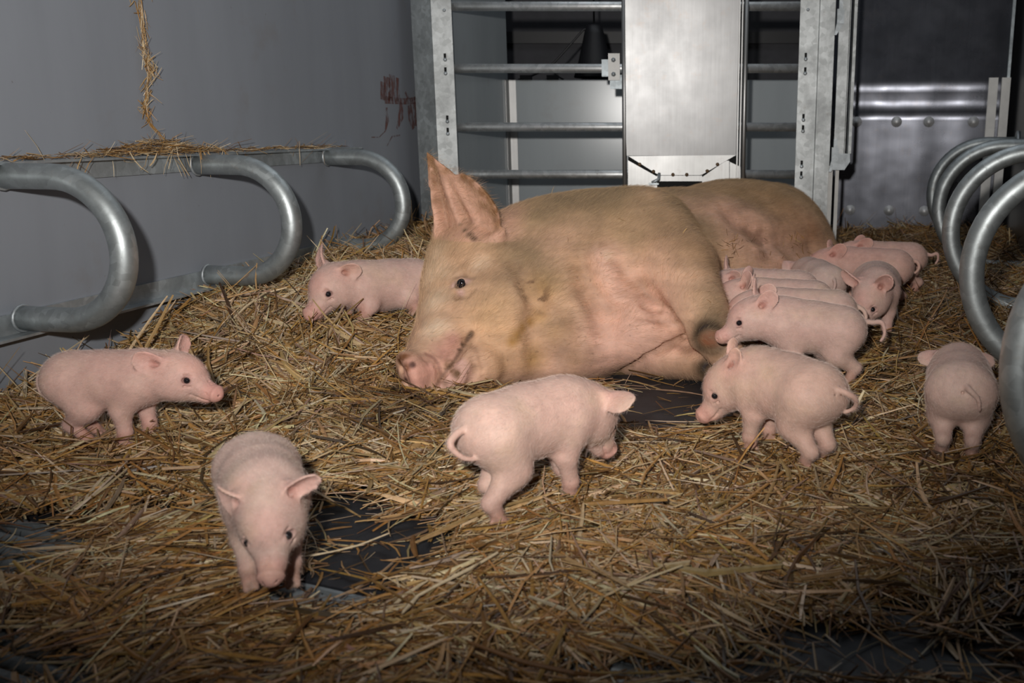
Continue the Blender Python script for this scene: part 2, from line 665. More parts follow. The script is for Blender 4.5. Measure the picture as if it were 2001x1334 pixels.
# clamp bracket on the second bar
cb = gy(1200, 133, -0.02)
br = empty('clamp_bracket', tuple(cb))
tag(br, 'small bright bolted clamp plate on the second gate bar, left of the feeder', 'bracket')
b = MB(); b.box(cb + np.array([0.0, -0.004, 0.004]), (0.042, 0.006, 0.094))
par(b.build('clamp_plate', M['white_profile'], bevel=0.0025), br)
for dz in (0.028, -0.022):
    b = MB(); b.lathe(cb + np.array([-0.002, -0.007, dz]), (0, -1, 0), [(0, 0.009), (0.003, 0.009), (0.004, 0.006), (0.010, 0.005), (0.010, 0)], 6)
    par(b.build('bolt', M['galv']), br)
b = MB(); b.box(cb + np.array([0.006, 0.012, -0.048]), (0.044, 0.004, 0.05)); b.box(cb + np.array([-0.03, 0.01, 0.0]), (0.03, 0.03, 0.06))
par(b.build('back_plate', M['galv_dull'], bevel=0.001), br)

# feeder: stainless hopper with flap, side tubes
FY = 3.50
fx = lambda px, py=200: float(on_y(px, py, FY)[0])
fz = lambda py: float(on_y(1340, py, FY)[2])
fd = empty('sow_feeder', (fx(1335), FY, 0.0))
tag(fd, 'tall brushed stainless steel sow feeder panel with a lower flap, standing behind the sow', 'feeder')
xa, xb = fx(1223), fx(1440)
TILT = math.tan(math.radians(2.2))
zc = fz(304)
b = MB(); b.prism([(xa, FY, zc), (xb, FY, zc), (xb, FY - TILT * (1.28 - zc), 1.28), (xa, FY - TILT * (1.28 - zc), 1.28)], (0, 0.004, 0))
par(b.build('front_panel', M['stainless'], bevel=0.0008), fd)
b = MB()
b.box((xb + 0.004, FY + 0.03, 0.70), (0.004, 0.07, 1.16))
b.box((xb + 0.014, FY + 0.012, 0.70), (0.004, 0.03, 1.16))
b.box((xa - 0.004, FY + 0.03, 0.70), (0.004, 0.06, 1.16))
par(b.build('side_sheet', M['stainless_plain'], bevel=0.0006), fd)
for px in (1220, 1455):
    x = fx(px, 200)
    b = MB(); b.tube([(x, FY + 0.004, 0.05), (x, FY + 0.004, 1.28)], 0.0085, 14)
    par(b.build('side_tube', M['stainless_plain']), fd)
# flap: trapezoid plate, and the body below with the dark gap around it
gap = FY + 0.022
b = MB(); b.prism([on_y(1228, 306, gap), on_y(1445, 306, gap), on_y(1445, 470, gap), on_y(1228, 470, gap)], (0, 0.003, 0))
par(b.build('trough_back', M['hole']), fd)
fl = [on_y(x, y, FY - 0.004) for x, y in ((1228, 305), (1438, 303), (1372, 341), (1368, 342), (1292, 342), (1286, 341))]
b = MB(); b.prism(fl, (0, 0.004, 0))
par(b.build('flap', M['stainless_plain'], bevel=0.0006), fd)
bl = [on_y(x, y, FY + 0.008) for x, y in ((1227, 313), (1284, 345), (1284, 420), (1227, 420))]
b = MB(); b.prism(bl, (0, 0.003, 0))
bl = [on_y(x, y, FY + 0.008) for x, y in ((1372, 346), (1418, 314), (1425, 314), (1425, 420), (1372, 420))]
b.prism(bl, (0, 0.003, 0))
bl = [on_y(x, y, FY + 0.008) for x, y in ((1284, 343), (1372, 343), (1372, 354), (1284, 354))]
b.prism(bl, (0, 0.003, 0))
bl = [on_y(x, y, FY + 0.012) for x, y in ((1426, 316), (1447, 326), (1447, 420), (1426, 420))]
b.prism(bl, (0, 0.003, 0))
par(b.build('lower_panel', M['stainless_plain'], bevel=0.0005), fd)
for x, y in ((1250, 321), (1277, 335), (1315, 341), (1342, 341), (1382, 334), (1402, 321)):
    c = on_y(x, y, FY - 0.003)
    b = MB()
    b.lathe(c, (0, -1, 0), [(0, 0.007), (0.003, 0.006), (0.005, 0.003), (0.0055, 0)], 10)
    par(b.build('weld_spot', M['weld']), fd)
b = MB()
c = on_y(1285, 350, FY - 0.012)
b.tube([c + np.array([0.006, 0.01, 0.02]), c + np.array([0.004, -0.004, 0.0]), c + np.array([-0.02, -0.012, -0.012])], 0.006, 10)
b.box(c + np.array([-0.014, -0.012, -0.016]), (0.036, 0.012, 0.006))
par(b.build('nipple_lever', M['galv'], bevel=0.0006), fd)

# latch column right of the post: channel, two hook plates, rods to the floor
lc = empty('latch_column', (fx(1650), GY - 0.06, 0))
tag(lc, 'galvanised latch channel with hook plates mounted right of the slotted post', 'latch')
LY = GY - 0.06
lx = lambda px, py: float(on_y(px, py, LY)[0])
x0, x1 = lx(1634, 180), lx(1655, 180)
zb_ = float(on_y(1640, 330, LY)[2])
b = MB()
b.box(((x0 + x1) / 2, LY, (zb_ + ZTOP) / 2), (x1 - x0, 0.005, ZTOP - zb_))
b.box((x1, LY + 0.02, (zb_ + ZTOP) / 2), (0.004, 0.045, ZTOP - zb_))
par(b.build('channel', M['galv_post'], bevel=0.001), lc)
x2, x3 = lx(1663, 180), lx(1669, 180)
zc_ = float(on_y(1665, 300, LY)[2])
b = MB(); b.box(((x2 + x3) / 2, LY + 0.02, (zc_ + ZTOP - 0.05) / 2), (x3 - x2, 0.03, ZTOP - 0.05 - zc_))
par(b.build('outer_strip', M['galv_post'], bevel=0.0008), lc)
for (px, py) in ((1643, 25), (1632, 295)):
    c = on_y(px, py, LY - 0.006)
    b = MB()
    b.box(c + UP * 0.018, (0.012, 0.010, 0.05)); b.box(c + UP * -0.012, (0.024, 0.012, 0.05))
    b.prism([c + np.array([0.012, 0, -0.036]), c + np.array([-0.012, 0, -0.036]), c + np.array([-0.020, 0, -0.075]), c + np.array([-0.012, 0, -0.075])], (0, 0.008, 0))
    par(b.build('hook_plate', M['galv'], bevel=0.0015), lc)
b = MB()
q = [on_y(x, y, LY - 0.004) for x, y in ((1622, 332), (1650, 332), (1661, 316), (1661, 300), (1640, 300))]
b.prism(q, (0, 0.03, 0))
par(b.build('foot_plate', M['galv'], bevel=0.001), lc)
for px, w in ((1624, .012), (1637, .010)):
    x = lx(px, 380)
    b = MB(); b.box((x, LY + 0.03, zb_ / 2), (w * 1.3, 0.006, zb_ + 0.02))
    par(b.build('lower_strip', M['white_profile']), lc)

# ---- behind the gate: creep area
SX = np.array([float(gy(889, 250)[0]) - 0.02, GY + 0.05, 0])
cornY = 4.25
cornX = float(on_y(996, 250, cornY)[0])
SDr = np.array([cornX - SX[0], cornY - SX[1], 0]); SL = np.linalg.norm(SDr); SDr /= SL
SNn = np.array([SDr[1], -SDr[0], 0])
b = MB(); b.box(SX + SDr * SL / 2 - SNn * 0.012 + UP * 0.52, (SL, 0.02, 1.3), (SDr, SNn, UP))
tag(b.build('wall_side', M['wall_back']), kind='structure')
zpt = float(on_y(1100, 156, cornY)[2])
xsheet = 1.75
pex = float(on_y(1612, 300, cornY)[0])
b = MB(); b.box(((cornX + pex) / 2, cornY + 0.012, zpt / 2 - 0.05), (pex - cornX, 0.02, zpt + 0.1))
tag(b.build('partition_board', M['wall_back']), 'low grey board behind the gate bars with a bright corner strip', 'partition')
xc = float(on_y(1001, 250, cornY)[0])
b = MB(); b.box((xc + 0.005, cornY - 0.004, zpt / 2), (0.034, 0.006, zpt))
b.box(SX + SDr * (SL - 0.022) + SNn * 0.002 + UP * zpt / 2, (0.04, 0.006, zpt), (SDr, SNn, UP))
cs = b.build('corner_strip', M['stainless_plain'], bevel=0.001)
tag(cs, 'bright metal corner strip where the low boards meet behind the gate', 'strip')
# far dark wall with a black rail
b = MB(); b.box((0.4, 5.60, 0.9), (5.0, 0.04, 2.2))
tag(b.build('wall_back', M['dark_wall']), kind='structure')
q0 = on_y(1000, 72, 5.5)
b = MB(); b.box((0.4, 5.55, q0[2]), (4.4, 0.03, 0.062))
tag(b.build('dark_rail', M['black']), 'black horizontal rail on the dark wall far behind the gate', 'rail')
# heat lamp shade on a cable
hc = on_y(1162, 152, 4.45)
ht = empty('heat_lamp', tuple(hc))
tag(ht, 'black cone-shaped heat lamp with a looping cable, behind the gate bars', 'lamp')
b = MB(); b.lathe(hc, (0, 0, 1), [(0.0, 0.092), (0.005, 0.094), (0.06, 0.075), (0.19, 0.045), (0.225, 0.036), (0.235, 0.0)], 24)
par(b.build('lamp_shade', M['black']), ht)
cable = [on_y(x, y, 4.44) for x, y in ((1160, 62), (1152, 54), (1140, 58), (1125, 75), (1105, 98), (1085, 120), (1062, 138), (1030, 152), (1012, 156))]
cable2 = [on_y(x, y, 4.44) for x, y in ((1082, 140), (1090, 149), (1102, 156))]
b = MB(); b.tube(cable, 0.0045, 8); b.tube(cable2, 0.0035, 8)
par(b.build('cable', M['black']), ht)
b = MB(); b.tube([hc + UP * 0.23, hc + UP * 1.1], 0.004, 8)
par(b.build('hanging_cord', M['black']), ht)
# little clips on top of the partition
for px in (1028, 1080):
    c = on_y(px, 153, cornY + 0.01)
    b = MB(); b.box(c + UP * 0.004, (0.05, 0.03, 0.018))
    k = b.build('board_clip', M['black'], bevel=0.003)
    tag(k, 'small black clip on the low board, ' + ('nearer the bright corner strip' if px == 1028 else 'nearer the heat lamp'), 'clip', 'black clips on the low board')

# ---- right rear stainless sheet, square to the right wall
SO = np.array([0.0, 0.0, 0.0]); _e = RO + RN * 0.012
_c = P(1972, 250, 1.0) - np.array([0, 0, CAM_H])
tt_ = 4.33 / _c[1]
SO = np.array([_c[0] * tt_, _c[1] * tt_, 0.0])            # right end of the sheet
_k = float(np.dot(SO - RO, RN))
SO = SO - RN * (_k - 0.03)                                 # slide it to the right wall
sheet_at = lambda px, py, out=0.0: on_plane(px, py, SO - RD * out, RD)
zf1, zf2 = float(sheet_at(1800, 158)[2]), float(sheet_at(1800, 222)[2])
SLEN = float(np.dot(sheet_at(1610, 300) - SO, RN))
rows = [(-0.05, 0.0), (zf2 - 0.03, 0.0), (zf2 - .006, -0.003), (zf2 + 0.008, 0.003), ((zf1 + zf2) / 2 - .01, 0.005), ((zf1 + zf2) / 2 + 0.02, -0.002), (zf1, -0.004), (zf1 + 0.01, 0.0), (1.7, -0.006)]
b = MB()
vs = []
for z, dy in rows:
    vs.append([b.bm.verts.new(Vector(SO + RN * q + RD * (dy + 0.0015 * math.sin(q * 31 + z * 9)) + UP * z)) for q in np.linspace(0, SLEN, 24)])
for i in range(len(rows) - 1):
    for j in range(23):
        b.bm.faces.new([vs[i][j], vs[i][j + 1], vs[i + 1][j + 1], vs[i + 1][j]]).smooth = True
sh = b.build('rear_sheet', M['stainless_wavy'])
tag(sh, 'wavy stainless steel sheet closing the rear right of the pen', 'sheet')
for (px, py) in ((1674, 238), (1752, 238), (1815, 238), (1902, 238), (1661, 410), (1737, 411), (1806, 412)):
    c = sheet_at(px, py, 0.004)
    b = MB()
    b.lathe(c, -RD, [(-0.003, 0.024), (0, 0.024), (0.002, 0.0235), (0.009, 0.013), (0.011, 0.012), (0.016, 0.009), (0.018, 0)], 20)
    par(b.build('round_bolt', M['zinc']), sh)
for (p0, p1, lb) in ((1925, 1943, 'pale upright strip at the right end of the stainless sheet, the left one of two'), (1950, 1967, 'pale upright strip at the right end of the stainless sheet, against the dark upright')):
    A_, B_ = sheet_at(p0, 250, 0.05), sheet_at(p1, 250, 0.05)
    za = float(sheet_at(1935, 152, 0.05)[2])
    b = MB(); b.box((A_ + B_) * np.array([.5, .5, 0]) + UP * za / 2, (np.linalg.norm((A_ - B_)[:2]), 0.03, za), (RN, RD, UP))
    tag(b.build('pale_strip', M['white_profile'], bevel=0.003), lb, 'strip')
A_ = sheet_at(1974, 100, 0.03)
b = MB(); b.box(A_ * np.array([1, 1, 0]) + UP * 0.72, (0.012, 0.04, 1.6), (RN, RD, UP))
tag(b.build('edge_post', M['galv_dull'], bevel=0.001), 'thin dark upright at the far right corner beside the stainless sheet', 'post')
# far corner closing board
_f = SO + RN * SLEN
b = MB(); b.box((_f[0] - 0.05, _f[1] + 0.03, 0.45), (0.12, 0.02, 1.9))
tag(b.build('wall_end', M['wall_back']), kind='structure')

# ---- solid rubber floor and metal slats in the near left
e0 = on_z(0, 1000, 0.0); e1 = on_z(1450, 1325, 0.0)
ED = (e1 - e0) / np.linalg.norm(e1 - e0); EN = np.array([ED[1], -ED[0], 0])   # EN towards the camera
a0 = e0 - ED * 1.2; a1 = e1 + ED * 1.6
b = MB(); b.prism([a0, a1, a1 - EN * 5.2, a0 - EN * 5.2], (0, 0, -0.03))
o = b.build('rubber_floor_mat', M['rubber'])
tag(o, 'black rubber floor mat under the straw and the sow', 'mat')
gs = empty('slatted_floor', tuple(e0))
tag(gs, 'galvanised slatted floor grid of round bars at the lower left, under the straw', 'floor grid')
b = MB()
b.box((a0 + a1) / 2 + EN * 0.006 + UP * -0.012, (5.0, 0.006, 0.02), (ED, EN, UP))
par(b.build('edge_bar', M['galv_dull'], bevel=0.002), gs)
for i in range(22):
    c0 = a0 + EN * (0.024 + 0.027 * i) - UP * 0.0095; c1 = a1 + EN * (0.024 + 0.027 * i) - UP * 0.0095
    b = MB(); b.tube([c0, c1], 0.0092, 12)
    par(b.build('slat_bar', M['galv_dull']), gs)
b = MB()
for t in np.arange(0.2, 5.0, 0.45):
    b.box(a0 + ED * t + EN * 0.28 - UP * 0.022, (0.014, 0.6, 0.010), (ED, EN, UP))
par(b.build('cross_bar', M['galv_dull']), gs)
# ================================================================ implicit-surface modelling for the animals
def unit(v):
    v = np.asarray(v, float)
    return v / (np.linalg.norm(v) + 1e-12)


class Field:
    def __init__(self, lo, hi, h):
        self.lo = np.asarray(lo, float); self.h = h
        self.n = np.ceil((np.asarray(hi, float) - self.lo) / h).astype(int) + 1
        self.g = np.full(self.n, 0.3, np.float32)
        self.ax = [(self.lo[i] + h * np.arange(self.n[i])).astype(np.float32) for i in range(3)]

    def blk(self, lo, hi):
        i0 = np.maximum(np.floor((np.asarray(lo) - self.lo) / self.h).astype(int), 0)
        i1 = np.minimum(np.ceil((np.asarray(hi) - self.lo) / self.h).astype(int) + 1, self.n)
        if np.any(i1 <= i0):
            return None
        sl = tuple(slice(a, b) for a, b in zip(i0, i1))
        X = self.ax[0][sl[0]][:, None, None]; Y = self.ax[1][sl[1]][None, :, None]; Z = self.ax[2][sl[2]][None, None, :]
        return sl, X, Y, Z

    def put(self, sl, d, k, sub=False):
        a = self.g[sl]
        if sub:
            b = -d
            if k > 0:
                h = np.maximum(k - np.abs(a - b), 0) / k
                self.g[sl] = np.maximum(a, b) + h * h * k * 0.25
            else:
                self.g[sl] = np.maximum(a, b)
        else:
            if k > 0:
                h = np.maximum(k - np.abs(a - d), 0) / k
                self.g[sl] = np.minimum(a, d) - h * h * k * 0.25
            else:
                self.g[sl] = np.minimum(a, d)

    def cone(self, a, b, ra, rb, k=0.02, flat=None, sub=False):
        """tapered capsule; flat=(direction, factor>1 squeezes along it)"""
        a = np.asarray(a, float); b = np.asarray(b, float)
        m = max(ra, rb) + k + 3 * self.h
        r = self.blk(np.minimum(a, b) - m, np.maximum(a, b) + m)
        if r is None: return
        sl, X, Y, Z = r
        ba = b - a; L2 = max(float(ba @ ba), 1e-12)
        x, y, z = X - a[0], Y - a[1], Z - a[2]
        t = np.clip((x * ba[0] + y * ba[1] + z * ba[2]) / L2, 0, 1).astype(np.float32)
        x = x - t * ba[0]; y = y - t * ba[1]; z = z - t * ba[2]
        q = x * x + y * y + z * z
        if flat is not None:
            f = unit(flat[0]); c = x * f[0] + y * f[1] + z * f[2]
            q = q + (flat[1] ** 2 - 1) * c * c
        d = np.sqrt(q) - (ra + (rb - ra) * t)
        self.put(sl, d.astype(np.float32), k, sub)

    def ell(self, c, rad, axes=None, k=0.02, sub=False):
        c = np.asarray(c, float); rad = np.asarray(rad, float)
        R = np.eye(3) if axes is None else np.array([unit(v) for v in axes])
        e = np.sqrt(((R * rad[:, None]) ** 2).sum(0)) + k + 3 * self.h
        r = self.blk(c - e, c + e)
        if r is None: return
        sl, X, Y, Z = r
        x, y, z = X - c[0], Y - c[1], Z - c[2]
        k0 = 0; k1 = 0
        for i in range(3):
            q = x * R[i, 0] + y * R[i, 1] + z * R[i, 2]
            k0 = k0 + (q / rad[i]) ** 2
            k1 = k1 + (q / rad[i] ** 2) ** 2
        k0 = np.sqrt(k0); d = k0 * (k0 - 1) / np.maximum(np.sqrt(k1), 1e-6)
        self.put(sl, d.astype(np.float32), k, sub)

    def path(self, pts, rs, k=0.01, sub=False, flat=None):
        for i in range(len(pts) - 1):
            self.cone(pts[i], pts[i + 1], rs[i], rs[i + 1], k, flat, sub)

    def ear(self, base, L, W, length, width, th, cup=0.25, curl=0.0, roll=0.0, k=0.008, poly=None, side_curl=0.0, folds=()):
        """thin cupped leaf. L: direction of growth, W: across; opens towards L x W."""
        base = np.asarray(base, float); L = unit(L); W = unit(np.asarray(W, float) - L * np.dot(W, L)); N = np.cross(L, W)
        ext = length * 1.15 + width
        r = self.blk(base - ext, base + ext)
        if r is None: return
        sl, X, Y, Z = r
        x, y, z = X - base[0], Y - base[1], Z - base[2]
        l = (x * L[0] + y * L[1] + z * L[2]).astype(np.float32)
        w = (x * W[0] + y * W[1] + z * W[2]).astype(np.float32)
        n = (x * N[0] + y * N[1] + z * N[2]).astype(np.float32)
        if poly is None:
            t = np.clip(l / length, 0, 1)
            ww = width * np.sqrt(np.clip(1 - t ** 1.7, 0, 1)) * (0.62 + 0.72 * t)
            dout = np.maximum(np.maximum(np.abs(w) - ww, l - length), -l - 0.2 * length) * 0.85
            wn = w / width
        else:
            dout = poly_sdf(l, w, poly)
            wn = w / width
        tt = l / length
        sheet = cup * width * wn * wn + curl * length * np.clip(tt, 0, 1.5) ** 2 + side_curl * width * wn * np.abs(wn) + roll * wn * width * tt
        for (w0, l0, sw, sl_, amp, tilt) in folds:      # soft ridges or hollows running along the ear
            uu = (w - w0 - tilt * (l - l0)) / sw; vv = (l - l0) / sl_
            sheet = sheet + amp * np.exp(-uu * uu - vv * vv)
        slope = np.sqrt(1 + (2 * cup * wn + 2 * side_curl * np.abs(wn)) ** 2 + (2 * curl * tt) ** 2)
        thk = th * (1.25 - 0.45 * np.clip(tt, 0, 1))
        ds = np.abs(n - sheet) / slope - thk
        a = np.maximum(ds, 0); b = np.maximum(dout + thk * 0.7, 0)
        d = np.sqrt(a * a + b * b) + np.minimum(np.maximum(ds, dout + thk * 0.7), 0)
        self.put(sl, d.astype(np.float32), k)

    def sample(self, p):
        q = (np.asarray(p) - self.lo) / self.h
        i = np.clip(np.round(q).astype(int), 0, self.n - 1)
        out = np.any((q < 0) | (q > self.n - 1), axis=1)
        v = self.g[i[:, 0], i[:, 1], i[:, 2]].copy()
        v[out] = 0.3
        return v

    def hit(self, px, py, d0=1.2, d1=4.2, push=0.0, step=0.0015):
        """first surface point of the field met along that sight line; push > 0 goes below the skin"""
        t = np.arange(d0, d1, step)
        dirv = P(px, py, 1.0) - np.array([0, 0, CAM_H])
        pts = np.array([0, 0, CAM_H]) + t[:, None] * dirv
        v = self.sample(pts)
        i = np.argmax(v < 0)
        if not v[i] < 0:
            i = int(np.argmin(v))
        return pts[i] + dirv / np.linalg.norm(dirv) * push

    def groove(self, pts_px, rs, k=0.01, push=0.0, bulge=False):
        q = [self.hit(x, y, push=(-r * 0.2 + push) if not bulge else (r * 0.5 + push)) for (x, y), r in zip(pts_px, rs)]
        self.path(q, rs, k, sub=not bulge)
        return q

    def mesh(self, smooth=2):
        g = self.g; s = g < 0
        n = self.n
        cnt = np.zeros(n - 1, np.int8)
        for dx in (0, 1):
            for dy in (0, 1):
                for dz in (0, 1):
                    cnt += s[dx:n[0] - 1 + dx, dy:n[1] - 1 + dy, dz:n[2] - 1 + dz]
        act = (cnt > 0) & (cnt < 8)
        idx = np.argwhere(act)
        vid = np.full(n - 1, -1, np.int32)
        vid[idx[:, 0], idx[:, 1], idx[:, 2]] = np.arange(len(idx))
        acc = np.zeros((len(idx), 3)); num = np.zeros(len(idx))
        for ax in range(3):
            o1, o2 = [a for a in range(3) if a != ax]
            for p in (0, 1):
                for q in (0, 1):
                    a = idx.copy(); a[:, o1] += p; a[:, o2] += q
                    b = a.copy(); b[:, ax] += 1
                    ga = g[a[:, 0], a[:, 1], a[:, 2]]; gb = g[b[:, 0], b[:, 1], b[:, 2]]
                    m = (ga < 0) != (gb < 0)
                    t = np.where(m, ga / np.where(m, ga - gb, 1), 0)
                    pos = a.astype(float); pos[:, ax] += t
                    acc[m] += pos[m]; num[m] += 1
        V = acc / num[:, None] * self.h + self.lo
        faces = []
        for ax in range(3):
            o1, o2 = [(1, 2), (2, 0), (0, 1)][ax]
            sa = [slice(None)] * 3; sb = [slice(None)] * 3
            sa[ax] = slice(0, n[ax] - 1); sb[ax] = slice(1, n[ax])
            A = s[tuple(sa)]; B = s[tuple(sb)]
            e = np.argwhere(A != B)
            e = e[(e[:, o1] > 0) & (e[:, o2] > 0) & (e[:, o1] < n[o1] - 1) & (e[:, o2] < n[o2] - 1)]
            inside = A[e[:, 0], e[:, 1], e[:, 2]]
            q = []
            for p1, p2 in ((-1, -1), (0, -1), (0, 0), (-1, 0)):
                c = e.copy(); c[:, o1] += p1; c[:, o2] += p2
                q.append(vid[c[:, 0], c[:, 1], c[:, 2]])
            q = np.stack(q, 1)
            q[~inside] = q[~inside][:, ::-1]
            faces.append(q)
        F = np.concatenate(faces)
        F = F[(F >= 0).all(1)]
        # keep only the largest piece
        for _ in range(smooth):
            S = np.zeros_like(V); C = np.zeros(len(V))
            for k in range(4):
                a, b = F[:, k], F[:, (k + 1) % 4]
                for c in range(3):
                    S[:, c] += np.bincount(a, V[b, c], len(V)) + np.bincount(b, V[a, c], len(V))
                C += np.bincount(a, minlength=len(V)) + np.bincount(b, minlength=len(V))
            V = V * 0.45 + 0.55 * S / np.maximum(C, 1)[:, None]
        return V, F


def poly_sdf(x, y, poly):
    """signed distance to a closed 2D outline on arrays"""
    P_ = np.asarray(poly, np.float32)
    d = np.full(np.broadcast(x, y).shape, 1e9, np.float32)
    sgn = np.ones_like(d)
    n = len(P_)
    for i in range(n):
        a = P_[i]; b = P_[i - 1]
        ex, ey = b - a
        wx, wy = x - a[0], y - a[1]
        t = np.clip((wx * ex + wy * ey) / (ex * ex + ey * ey), 0, 1)
        bx, by = wx - ex * t, wy - ey * t
        d = np.minimum(d, bx * bx + by * by)
        c1 = y >= a[1]; c2 = y < b[1]; c3 = ex * wy > ey * wx
        flip = (c1 & c2 & c3) | (~c1 & ~c2 & ~c3)
        sgn = np.where(flip, -sgn, sgn)
    return sgn * np.sqrt(d)


def vnormals(V, F):
    a = V[F[:, 0]]; b = V[F[:, 1]]; c = V[F[:, 2]]; d = V[F[:, 3]]
    fn = np.cross(c - a, d - b)
    N = np.zeros_like(V)
    for k in range(4):
        for i in range(3):
            N[:, i] += np.bincount(F[:, k], fn[:, i], len(V))
    return N / (np.linalg.norm(N, axis=1, keepdims=True) + 1e-12)


def hash3(i, j, k, seed=0):
    h = (i * 374761393 + j * 668265263 + k * 2147483647 + seed * 1274126177) & 0xffffffff
    h = ((h ^ (h >> 13)) * 1274126177) & 0xffffffff
    h = (h ^ (h >> 16)) & 0xffffff
    return h.astype(np.float64) / float(0xffffff)


def vnoise(p, scale, seed=0, octaves=3):
    out = 0; amp = 1; tot = 0
    p = np.asarray(p, float)
    if p.shape[1] == 2:
        p = np.c_[p, np.zeros(len(p))]
    for o in range(octaves):
        q = p * scale * 2 ** o + 100.0
        i = np.floor(q).astype(np.int64); f = q - i; f = f * f * (3 - 2 * f)
        v = 0
        for dx in (0, 1):
            for dy in (0, 1):
                for dz in (0, 1):
                    w = (f[:, 0] if dx else 1 - f[:, 0]) * (f[:, 1] if dy else 1 - f[:, 1]) * (f[:, 2] if dz else 1 - f[:, 2])
                    v = v + w * hash3(i[:, 0] + dx, i[:, 1] + dy, i[:, 2] + dz, seed + o)
        out = out + amp * v; tot += amp; amp *= 0.5
    return out / tot


def blob(V, c, r, soft=0.5):
    """1 inside a ball round c, fading to 0"""
    d = np.linalg.norm((V - np.asarray(c)) / np.asarray(r), axis=1)
    return np.clip((1 - d) / soft, 0, 1)


def lerp(c, col, w):
    return c * (1 - w[:, None]) + np.asarray(col)[None, :] * w[:, None]


def hair_curves(name, V, F, N, count, length, radius, direction, lift, mat, parent, weight=None, jitter=0.35, seg=4, seed=1, curve=0.3, cols=None):
    r = np.random.default_rng(seed)
    a = V[F[:, 0]]; b = V[F[:, 1]]; c = V[F[:, 2]]; d = V[F[:, 3]]
    area = np.linalg.norm(np.cross(c - a, d - b), axis=1)
    if weight is not None:
        area = area * weight[F].mean(1)
    pick = r.choice(len(F), count, p=area / area.sum())
    u = r.random((count, 1)); v = r.random((count, 1))
    f = F[pick]
    def bil(A):
        return A[f[:, 0]] * (1 - u) * (1 - v) + A[f[:, 1]] * u * (1 - v) + A[f[:, 2]] * u * v + A[f[:, 3]] * (1 - u) * v
    pos = bil(V); nor = bil(N); nor /= np.linalg.norm(nor, axis=1, keepdims=True) + 1e-9
    D = direction(pos) if callable(direction) else np.tile(np.asarray(direction, float), (count, 1))
    D = D + r.normal(0, jitter, (count, 3))
    D = D - nor * (D * nor).sum(1, keepdims=True)
    D /= np.linalg.norm(D, axis=1, keepdims=True) + 1e-9
    Ls = length * (0.55 + 0.75 * r.random((count, 1)))
    if callable(lift):
        lf = lift(pos)[:, None]
    else:
        lf = lift
    lf = lf * (0.6 + 0.8 * r.random((count, 1)))
    pts = np.zeros((count, seg, 3))
    bend = r.normal(0, curve * 0.3, (count, 3))
    for i in range(seg):
        t = i / (seg - 1)
        pts[:, i] = pos - nor * 0.0005 + (D * t + nor * (lf * t * (1.25 - 0.5 * t)) + bend * t * t * 0.4) * Ls
    rad = np.zeros((count, seg))
    for i in range(seg):
        rad[:, i] = radius * (1 - 0.75 * i / (seg - 1))
    rad *= (0.7 + 0.6 * r.random((count, 1)))
    cu = bpy.data.hair_curves.new(name)
    cu.add_curves([seg] * count)
    cu.attributes['position'].data.foreach_set('vector', pts.astype(np.float32).ravel())
    ra = cu.attributes.get('radius') or cu.attributes.new('radius', 'FLOAT', 'POINT')
    ra.data.foreach_set('value', rad.astype(np.float32).ravel())
    if cols is not None:
        cc = np.ones((count, 4), np.float32); cc[:, :3] = bil(cols)
        ca = cu.attributes.new('Col', 'FLOAT_COLOR', 'CURVE')
        ca.data.foreach_set('color', cc.ravel())
    cu.materials.append(mat)
    return link(name, cu, parent)


M['sow_skin'] = mat_attr('sow_skin', rough=0.62, spec=0.25, sss=0.12, sss_r=(0.012, 0.005, 0.003), mott=0.22, mscale=26, bumpk=0.35, bdist=0.004)
M['pig_skin'] = mat_attr('piglet_skin', rough=0.55, spec=0.28, sss=0.18, sss_r=(0.009, 0.0035, 0.002), mott=0.16, mscale=60, bumpk=0.40, bdist=0.0020, wrinkle=170)


def mat_hair(name, col, rough=0.5, spec=0.4, tr=0.25):
    m, nt, b = new_mat(name)
    b.inputs['Base Color'].default_value = (*col, 1)
    b.inputs['Roughness'].default_value = rough
    b.inputs['Specular IOR Level'].default_value = spec
    hi = nt.nodes.new('ShaderNodeHairInfo')
    c = ramp(nt, hi.outputs['Random'], [(0.0, tuple(x * 0.35 for x in col)), (1.0, tuple(min(1, x * 1.4) for x in col))])
    at = nt.nodes.new('ShaderNodeAttribute'); at.attribute_name = 'Col'
    c = mix(nt, 0.6, c, at.outputs['Color'])
    nt.links.new(c, b.inputs['Base Color'])
    return m


M['sow_hair'] = mat_hair('sow_bristle', (0.58, 0.42, 0.25))
M['pig_hair'] = mat_hair('piglet_down', (0.86, 0.76, 0.68), 0.4)


def mat_eye():
    m, nt, b = new_mat('dark_eye')
    b.inputs['Base Color'].default_value = (0.012, 0.010, 0.012, 1)
    b.inputs['Roughness'].default_value = 0.08
    return m


M['eye'] = mat_eye()


def eyeball(parent, c, r, mat=None):
    bm = bmesh.new()
    bmesh.ops.create_icosphere(bm, subdivisions=3, radius=r)
    me = bpy.data.meshes.new('eye')
    for f in bm.faces: f.smooth = True
    bm.to_mesh(me); bm.free()
    me.materials.append(mat or M['eye'])
    o = link('eye', me, parent)
    o.location = Vector(c)
    return o
